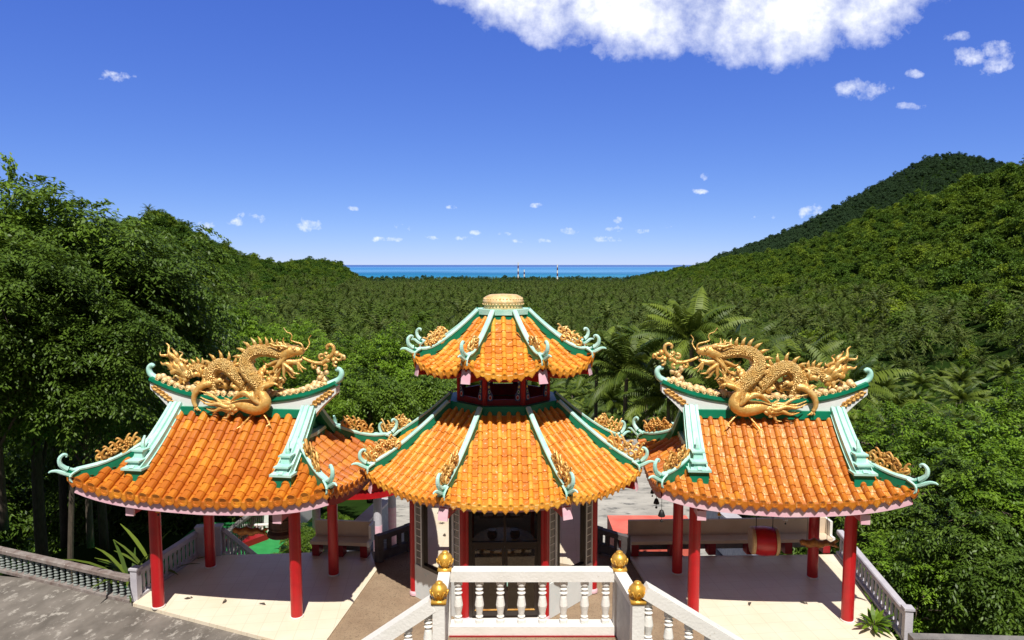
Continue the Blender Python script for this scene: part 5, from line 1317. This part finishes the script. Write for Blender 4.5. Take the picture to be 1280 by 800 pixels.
# -- big dark trees at the left
BIGA = make_tree(101, 16.0, (4.9, 4.7, 5.8), M_LEAF, nlobe=26, nclump=720, nleaf=84, leaf=.225, r0=.24, ln=1.45, droop=.55)
BIGB = make_tree(102, 15.0, (4.5, 4.5, 5.6), M_LEAFD, nlobe=24, nclump=640, nleaf=84, leaf=.225, r0=.20, ln=1.45, droop=.6)
MIDA = make_tree(103, 9.5, (3.6, 3.6, 3.6), M_LEAFB, nlobe=16, nclump=480, nleaf=60, leaf=.20, r0=.28, ln=1.0, droop=.4)
MIDB = make_tree(104, 9.0, (4.0, 3.7, 3.3), M_LEAFB, nlobe=18, nclump=520, nleaf=60, leaf=.19, r0=.28, ln=.95, droop=.35)
MIDC = make_tree(105, 8.0, (3.2, 3.2, 3.0), M_LEAF, nlobe=13, nclump=400, nleaf=60, leaf=.21, r0=.24, ln=1.05, droop=.6)
DARK = make_tree(106, 8.0, (3.4, 3.2, 3.5), M_LEAFD, nlobe=14, nclump=420, nleaf=60, leaf=.22, r0=.25, ln=1.1, droop=.7)
def tree_at(meshes, H, px, top_py, Y, s, rz, lab, group=None, cat_='tree'):
    """tree whose top shows at (px, top_py) in the photograph when it stands at depth Y"""
    p = atY(px, top_py, Y); plant_tree(meshes, p[0], Y, p[2] - H * s, rz, s, lab, cat_, group)
LG = 'broadleaf trees on the left bank'
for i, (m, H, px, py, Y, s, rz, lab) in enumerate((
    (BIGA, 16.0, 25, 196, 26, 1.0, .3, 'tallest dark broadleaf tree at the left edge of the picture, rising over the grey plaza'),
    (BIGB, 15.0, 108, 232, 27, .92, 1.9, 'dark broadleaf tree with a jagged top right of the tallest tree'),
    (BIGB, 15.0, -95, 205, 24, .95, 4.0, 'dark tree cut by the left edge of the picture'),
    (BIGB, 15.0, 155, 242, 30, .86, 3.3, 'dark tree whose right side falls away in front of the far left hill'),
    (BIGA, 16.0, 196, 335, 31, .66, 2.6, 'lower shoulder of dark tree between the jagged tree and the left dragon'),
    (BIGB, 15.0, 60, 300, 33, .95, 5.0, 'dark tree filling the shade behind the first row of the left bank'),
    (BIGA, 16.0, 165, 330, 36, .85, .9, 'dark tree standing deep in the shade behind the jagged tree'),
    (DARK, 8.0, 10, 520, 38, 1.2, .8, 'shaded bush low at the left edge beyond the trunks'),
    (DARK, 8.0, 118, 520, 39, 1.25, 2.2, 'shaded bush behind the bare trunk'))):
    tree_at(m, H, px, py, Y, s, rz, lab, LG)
tree_at(BIGB, 15.0, -20, 250, 21.5, .66, 2.2, 'shady tree nearest the old balustrade at the left edge', LG)
tree_at(BIGB, 15.0, 95, 330, 22.5, .60, 5.2, 'shady tree behind the curled eave of the left pavilion, in front of the tall trees', LG)
CG = 'bright broadleaf trees between the left pavilion and the pagoda'
for i, (m, H, px, py, Y, s, lab) in enumerate((
    (MIDA, 9.5, 300, 378, 52, .95, 'yellow green tree above the head of the left dragon'), (MIDC, 8.0, 255, 390, 44, .9, 'green tree above the flaming tail of the left dragon'),
    (MIDB, 9.0, 372, 402, 50, .9, 'bright bushy tree right of the yellow green one, behind the whiskers of the left dragon'), (MIDB, 9.0, 432, 420, 46, .95, 'bright broad tree behind the cloud branch of the left dragon'),
    (MIDA, 9.5, 492, 412, 48, .95, 'bright broad tree left of the upper pagoda roof'), (MIDC, 8.0, 545, 455, 42, .9, 'darker tree low beside the upper pagoda roof'),
    (MIDC, 8.0, 460, 462, 38, .85, 'green tree just above the openwork between left pavilion and pagoda'), (MIDA, 9.5, 395, 470, 36, .7, 'green tree hidden low behind the right end of the left ridge'),
    (MIDB, 9.0, 330, 440, 40, .8, 'green tree directly behind the body of the left dragon'))):
    tree_at(m, H, px, py, Y, s, i * 1.7, lab, CG)
RG = 'broadleaf trees at the right edge'
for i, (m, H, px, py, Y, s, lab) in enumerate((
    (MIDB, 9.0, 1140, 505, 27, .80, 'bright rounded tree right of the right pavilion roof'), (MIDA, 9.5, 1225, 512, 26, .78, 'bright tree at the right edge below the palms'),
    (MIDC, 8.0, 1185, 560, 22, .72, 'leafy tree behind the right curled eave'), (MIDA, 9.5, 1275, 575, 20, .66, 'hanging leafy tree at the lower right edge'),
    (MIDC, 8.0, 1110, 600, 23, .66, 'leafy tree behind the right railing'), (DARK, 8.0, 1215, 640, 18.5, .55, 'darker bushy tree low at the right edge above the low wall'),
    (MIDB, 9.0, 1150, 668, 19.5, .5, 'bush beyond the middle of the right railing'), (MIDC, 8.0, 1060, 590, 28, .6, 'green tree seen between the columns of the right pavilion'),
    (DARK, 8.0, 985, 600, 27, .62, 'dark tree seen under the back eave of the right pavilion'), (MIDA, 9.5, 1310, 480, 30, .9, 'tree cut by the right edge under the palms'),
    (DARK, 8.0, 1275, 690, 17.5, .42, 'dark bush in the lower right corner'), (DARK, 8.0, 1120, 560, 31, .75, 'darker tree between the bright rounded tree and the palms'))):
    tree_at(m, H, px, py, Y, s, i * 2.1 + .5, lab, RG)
BG_ = 'trees under the left pavilion'
for i, (px, py, Y, s, lab) in enumerate(((190, 560, 36, 1.0, 'dark bush seen left of the front left column'), (232, 585, 34, .9, 'dark bush seen between the left columns above the railing'), (300, 600, 33, .6, 'dark tree seen under the left pavilion behind the dark stair'), (372, 655, 24.5, .28, 'small bright bush at the edge of the green turf'), (415, 640, 33, .42, 'bush between the posts of the small lower pavilion'))):
    tree_at(MIDC if i > 2 else DARK, 8.0, px, py, Y, s, i * 1.3, lab, BG_, 'bush')
# slim trunk standing in the shade at the left
b = MB(); p = atY(88, 700, 21.5); q = atY(90, 600, 21.5)
b.tube([(p[0], 21.5, p[2] - 4), (p[0], 21.5, p[2]), (q[0], 21.5, q[2]), (q[0] + .02, 21.5, q[2] + .3)], [.10, .09, .08, .06], n=10)
tag(b.build('bare_trunk', M_BARK), 'slim bare brown trunk standing in the shade behind the old balustrade', 'tree trunk')
# small plants on the terrace
def spray_plant(lab, x, y, z, n, L, W, seed, m, droop=.5, name='leafy_plant'):
    g = np.random.default_rng(seed); root = thing(name, lab, 'plant', (x, y, z)); Q = []; V = []
    for i in range(n):
        az = g.uniform(0, 6.28); el = g.uniform(.15, 1.2); l = L * g.uniform(.6, 1.1); u = np.array([cos(az), sin(az), 0]); s = np.array([-sin(az), cos(az), 0]); p = np.array([0, 0, .05]) + u * g.uniform(0, .12) + [0, 0, g.uniform(0, .35 * L)]
        ks = 5; pw = 0; v = g.uniform(0, 1)
        for k in range(ks):
            e = el - droop * (k / ks) * 1.6; q = p + (u * cos(e) + np.array([0, 0, sin(e)])) * l / ks; w = W * sin(pi * min(1, (k + 1) / ks * .95)); 
            Q.append([p - s * pw, p + s * pw, q + s * w, q - s * w]); V.append(v); p, pw = q, w
    me = quads_mesh('leaves', np.array(Q), np.array(V)); me.materials.append(m); o = bpy.data.objects.new('leaves', me); COL.objects.link(o); o.parent = root
    st = MB(); st.tube([(0, 0, -.05), (.01, 0, .3 * L + .1)], [.025, .012], n=6); st.build('stem', M_BARK, root)
p = atZ(1092, 788); spray_plant('small glossy leafed plant growing by the right railing', p[0], p[1], 0, 46, .42, .045, 1, M_LEAFB)
p = atZ(1078, 748); 
p = atY(160, 745, 16.8); spray_plant('long strap leafed plant behind the old balustrade, beside the lavender railing', p[0], 17.0, -.9, 26, 1.9, .05, 2, M_PALM, .55, 'strap_leaf_plant')
p = atY(190, 735, 17.4); spray_plant('green bladed clump between the lavender railing and the shade', p[0], 17.6, -.8, 18, 1.6, .06, 4, M_PALM, .4, 'strap_leaf_plant')

# -- palms: the ones that can be told apart, then the groves
PALMS = [palm_meshes(200 + i, 9.0 + 1.2 * i, nf=25, FL=4.8, nl=30, lean=.5 + .3 * i, tw=.07) for i in range(3)]
PH = [9.0, 10.2, 11.4]
def palm_at(i, px, py, Y, s, rz, lab, group='near coconut palms'):
    """crown heart at (px, py)"""
    p = atY(px, py, Y); root = thing('palm_tree', lab, 'palm tree', (p[0], Y, p[2] - PH[i] * s), rz, group); root.scale = (s, s, s)
    for nm, me in zip(('crown', 'trunk'), PALMS[i]):
        o = bpy.data.objects.new(nm, me); COL.objects.link(o); o.parent = root
for i, (k, px, py, Y, s, lab) in enumerate((
    (0, 868, 425, 44, 1.0, 'tall palm standing over the cloud branch of the right dragon'), (1, 778, 470, 50, 1.15, 'palm with drooping fronds between the pagoda and the right pavilion'),
    (2, 838, 495, 49, 1.05, 'pale fronded palm low behind the left end of the right ridge'), (1, 935, 455, 48, 1.0, 'palm behind the raised neck of the right dragon'),
    (0, 1010, 468, 50, 1.0, 'palm behind the hump of the right dragon'), (2, 1062, 500, 40, .9, 'palm with fronds reaching past the tail of the right dragon'),
    (0, 975, 500, 40, .9, 'palm hidden low behind the right dragon'), (1, 745, 455, 54, .95, 'dark palm right of the upper pagoda roof'), (2, 905, 495, 38, .85, 'palm low behind the right dragon neck'), (0, 808, 440, 55, .95, 'palm left of the tall palm, behind its fronds'))):
    palm_at(k, px, py, Y, s, i * 1.1, lab)

# far forest: everything beyond the trees that can be told apart
def gn_scatter(name, pts, rots, scl, idx, tint, variants):
    me = bpy.data.meshes.new(name); n = len(pts); me.vertices.add(n); me.vertices.foreach_set('co', pts.astype(np.float32).ravel())
    for nm, ty, arr in (('rz', 'FLOAT', rots), ('sc', 'FLOAT', scl), ('ix', 'INT', idx), ('tn', 'FLOAT', tint)):
        a = me.attributes.new(nm, ty, 'POINT'); a.data.foreach_set('value', arr.astype(np.int32 if ty == 'INT' else np.float32))
    o = bpy.data.objects.new(name, me); COL.objects.link(o)
    ng = bpy.data.node_groups.new(name, 'GeometryNodeTree'); ng.interface.new_socket('Geometry', in_out='INPUT', socket_type='NodeSocketGeometry'); ng.interface.new_socket('Geometry', in_out='OUTPUT', socket_type='NodeSocketGeometry')
    N, L = ng.nodes, ng.links; gi = N.new('NodeGroupInput'); go = N.new('NodeGroupOutput')
    jn = N.new('GeometryNodeJoinGeometry')
    for v in reversed(variants):
        oi = N.new('GeometryNodeObjectInfo'); oi.inputs['Object'].default_value = v; oi.inputs['As Instance'].default_value = True; L.new(oi.outputs['Geometry'], jn.inputs[0])
    def na(nm, ty):
        a = N.new('GeometryNodeInputNamedAttribute'); a.data_type = ty; a.inputs['Name'].default_value = nm; return a.outputs[0]
    ip = N.new('GeometryNodeInstanceOnPoints'); L.new(gi.outputs[0], ip.inputs['Points']); L.new(jn.outputs[0], ip.inputs['Instance']); ip.inputs['Pick Instance'].default_value = True
    L.new(na('ix', 'INT'), ip.inputs['Instance Index'])
    cx = N.new('ShaderNodeCombineXYZ'); L.new(na('rz', 'FLOAT'), cx.inputs[2]); L.new(cx.outputs[0], ip.inputs['Rotation']); L.new(na('sc', 'FLOAT'), ip.inputs['Scale'])
    st = N.new('GeometryNodeStoreNamedAttribute'); st.domain = 'INSTANCE'; st.data_type = 'FLOAT'; st.inputs['Name'].default_value = 'tint'
    L.new(ip.outputs[0], st.inputs['Geometry']); L.new(na('tn', 'FLOAT'), st.inputs['Value']); L.new(st.outputs[0], go.inputs[0])
    md = o.modifiers.new('scatter', 'NODES'); md.node_group = ng
    return o
def variant(name, me):
    return bpy.data.objects.new(name, me)   # lives only inside the scatter, never linked to the scene
def poisson(rmin, rmax, step0, amax=.74, seed=5, kstep=0.0):
    """jittered polar lattice in front of the camera; spacing grows slowly with distance"""
    g = np.random.default_rng(seed); out = []; r = rmin
    while r < rmax:
        st = step0 * (1 + kstep * r); n = int(2 * amax * r / st) + 1
        a = -amax + 2 * amax * (np.arange(n) + g.uniform(0, 1)) / n + g.uniform(-.42, .42, n) * st / r
        rr = r + g.uniform(-.45, .45, n) * st
        out.append(np.stack([rr * np.sin(a), rr * np.cos(a), np.full(n, st)], 1)); r += st * .9
    return np.concatenate(out)
P = poisson(58, 4700, 7.6, seed=5, kstep=.0004)
X, Y, ST = P.T; Z = height(X, Y)
slope_add = Z - base_z(np.hypot(X, Y))
g = np.random.default_rng(9)
R_ = np.hypot(X, Y)
# palms fill the valley floor, broadleaf forest the slopes, with a ragged border
pp = 1 / (1 + np.exp((slope_add - 17 - 9 * wob(X, Y, 70, 1)) / 5))
patch = wob(X, Y, 95, 7) + .5 * wob(X, Y, 31, 2)
pp = pp * np.where(patch > .62, .15, np.where(patch > .45, .6, 1)) 
pp = np.where((X < -20) & (R_ < 140), .12, pp)
ispalm = g.uniform(size=len(X)) < np.clip(pp, .008, .97)
keep = (np.abs(X) < .80 * Y + 10) & (Z > -97.5)
farm = (R_ > 3000) & (slope_add > 40)
# what the near ridges hide is left out
vis = np.ones(len(X), bool)
ang = np.arctan2(X, Y); elev = (Z + 12 - CAMZ) / R_
order = np.argsort(R_); nb = 400; hor = np.full(nb, -9.0); ib = np.clip(((ang + .8) / 1.6 * nb).astype(int), 0, nb - 1)
for i in order:
    if elev[i] < hor[ib[i]] - .004: vis[i] = False
    e2 = (Z[i] + 4 - CAMZ) / R_[i]
    if e2 > hor[ib[i]]: hor[ib[i]] = e2
keep &= vis
keep &= ~((wob(X, Y, 23, 6) > .74) & (R_ > 120) & (R_ < 2600))   # small openings in the canopy
keep &= ~(ispalm & (R_ < 240) & (g.uniform(size=len(X)) < .30))   # the nearest palms stand further apart
X, Y, Z, ST, R_, ispalm, slope_add = (a[keep] for a in (X, Y, Z, ST, R_, ispalm, slope_add))
print('forest points', len(X), 'palms', ispalm.sum())
def simple_palm(seed, H, nf=22, FL=4.0):
    """palm for the distance: every frond a drooping ribbon folded along its rib, with a ragged outline"""
    g2 = np.random.default_rng(seed); Q = []; V = []; n = 7
    for i in range(nf):
        az = i * 2.39996 + g2.uniform(-.25, .25); el = np.interp(i / nf, [0, .5, 1], [1.35, .70, -.40]) + g2.uniform(-.15, .15); l = FL * g2.uniform(.8, 1.12)
        t = np.linspace(0, 1, n + 1); e = el - t ** 1.4 * (1.45 + .3 * g2.uniform(-1, 1)); u = np.array([cos(az), sin(az), 0]); s = np.array([-sin(az), cos(az), 0])
        P = np.array([0, 0, H]) + np.concatenate([[0], np.cumsum(np.cos(e[:-1]) * l / n)])[:, None] * u + np.concatenate([[0], np.cumsum(np.sin(e[:-1]) * l / n)])[:, None] * [0, 0, 1]
        fv = g2.uniform(0, .75)
        for k in range(n):
            for sg in (-1, 1):
                w0 = (.50 * sin(pi * min(1, t[k] + .12)) ** .6) * g2.uniform(.75, 1.2); T = P[k + 1] - P[k]
                tipv = s * sg * w0 + np.array([0, 0, -.55 * w0]) + T * .9
                Q.append([P[k], P[k] + T * .62, P[k] + T * .62 + tipv * .55, P[k] + tipv]); V.append(min(1, fv + g2.uniform(0, .35)))
    me = quads_mesh('crown', np.array(Q), np.array(V)); me.materials.append(M_FPALM); return me
FP = [simple_palm(300 + i, 9.8 + .6 * i) for i in range(4)]
FB = []
for i in range(4):
    q, v = crown_quads(400 + i, (3.7 + .35 * (i % 2), 3.7, 3.3 + .8 * (i // 2)), (7, 11, 5, 8)[i], 100, 16, .80, clump=1.0, droop=.35, flat=.5); me = quads_mesh('crown', q + [0, 0, 5.4 + .8 * (i // 2)], v); me.materials.append(M_FLEAF); FB.append(me)
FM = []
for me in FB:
    m2 = me.copy(); m2.materials.clear(); m2.materials.append(M_MTNHAZE); FM.append(m2)
tint = np.clip(.12 + .28 * wob(X, Y, 45, 3) + .18 * wob(X, Y, 17, 5) + g.uniform(-.25, .32, len(X)), 0, 1)
tint = np.where(g.uniform(size=len(X)) < .06, g.uniform(.6, 1, len(X)), tint) * np.where((R_ > 2600) & ~ispalm, .0, 1)  # far broadleaf trees lose their tint, part of the painted haze tone
tint = np.where(ispalm, np.clip(.30 + .45 * wob(X, Y, 60, 1) + g.uniform(-.3, .3, len(X)), 0, 1), tint)
tint = np.where((R_ < 2000) & (X > 150) & ~ispalm, np.clip(tint + .10, 0, 1), tint)
# the nearest palms and slope trees stand as things of their own
near = np.zeros(len(X), bool)
fr = np.abs(X) < .76 * Y
cand = np.where(fr & ispalm)[0]; cand = cand[np.argsort(R_[cand])][:230]; near[cand] = True
GL = 'coconut palm of the grove on the valley floor, one of many alike'
gp = {}
for i in cand:
    k = int(g.integers(0, 3)); s = float(g.uniform(.72, 1.12))
    root = thing('palm_tree', GL, 'palm tree', (float(X[i]), float(Y[i]), float(Z[i]) - .3), float(g.uniform(0, 6.28)), 'palms of the valley grove'); root.scale = (s, s, s * .95)
    if R_[i] < 240: ms = PALMS[k]
    else: ms = (FP[k],)
    for nm, me in zip(('crown', 'trunk'), ms):
        o = bpy.data.objects.new(nm, me); COL.objects.link(o); o.parent = root
candb = np.where(fr & ~ispalm)[0]; candb = candb[np.argsort(R_[candb])][:110]; near[candb] = True
NT = [MIDA, MIDB, MIDC]
for i in candb:
    k = int(g.integers(0, 3)); s = float(g.uniform(.75, 1.0))
    plant_tree(NT[k], float(X[i]), float(Y[i]), float(Z[i]) - .8, float(g.uniform(0, 6.28)), s, 'leafy tree at the foot of the forested slope, one of many alike', 'tree', 'leafy trees at the foot of the slopes')
far_ = ~near
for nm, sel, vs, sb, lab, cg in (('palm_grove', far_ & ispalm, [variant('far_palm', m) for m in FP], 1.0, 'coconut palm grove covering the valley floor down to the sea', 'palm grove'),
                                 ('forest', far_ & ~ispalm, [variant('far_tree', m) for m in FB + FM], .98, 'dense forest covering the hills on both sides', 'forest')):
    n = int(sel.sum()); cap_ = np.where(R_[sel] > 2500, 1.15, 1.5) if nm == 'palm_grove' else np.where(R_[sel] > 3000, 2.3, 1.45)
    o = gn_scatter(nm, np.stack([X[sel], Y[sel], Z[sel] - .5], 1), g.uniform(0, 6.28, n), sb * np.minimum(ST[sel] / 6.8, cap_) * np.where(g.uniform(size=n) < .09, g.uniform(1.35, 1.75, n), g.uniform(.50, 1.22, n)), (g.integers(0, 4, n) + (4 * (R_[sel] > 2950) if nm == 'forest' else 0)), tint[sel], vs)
    tag(o, lab, cg, kind='stuff')
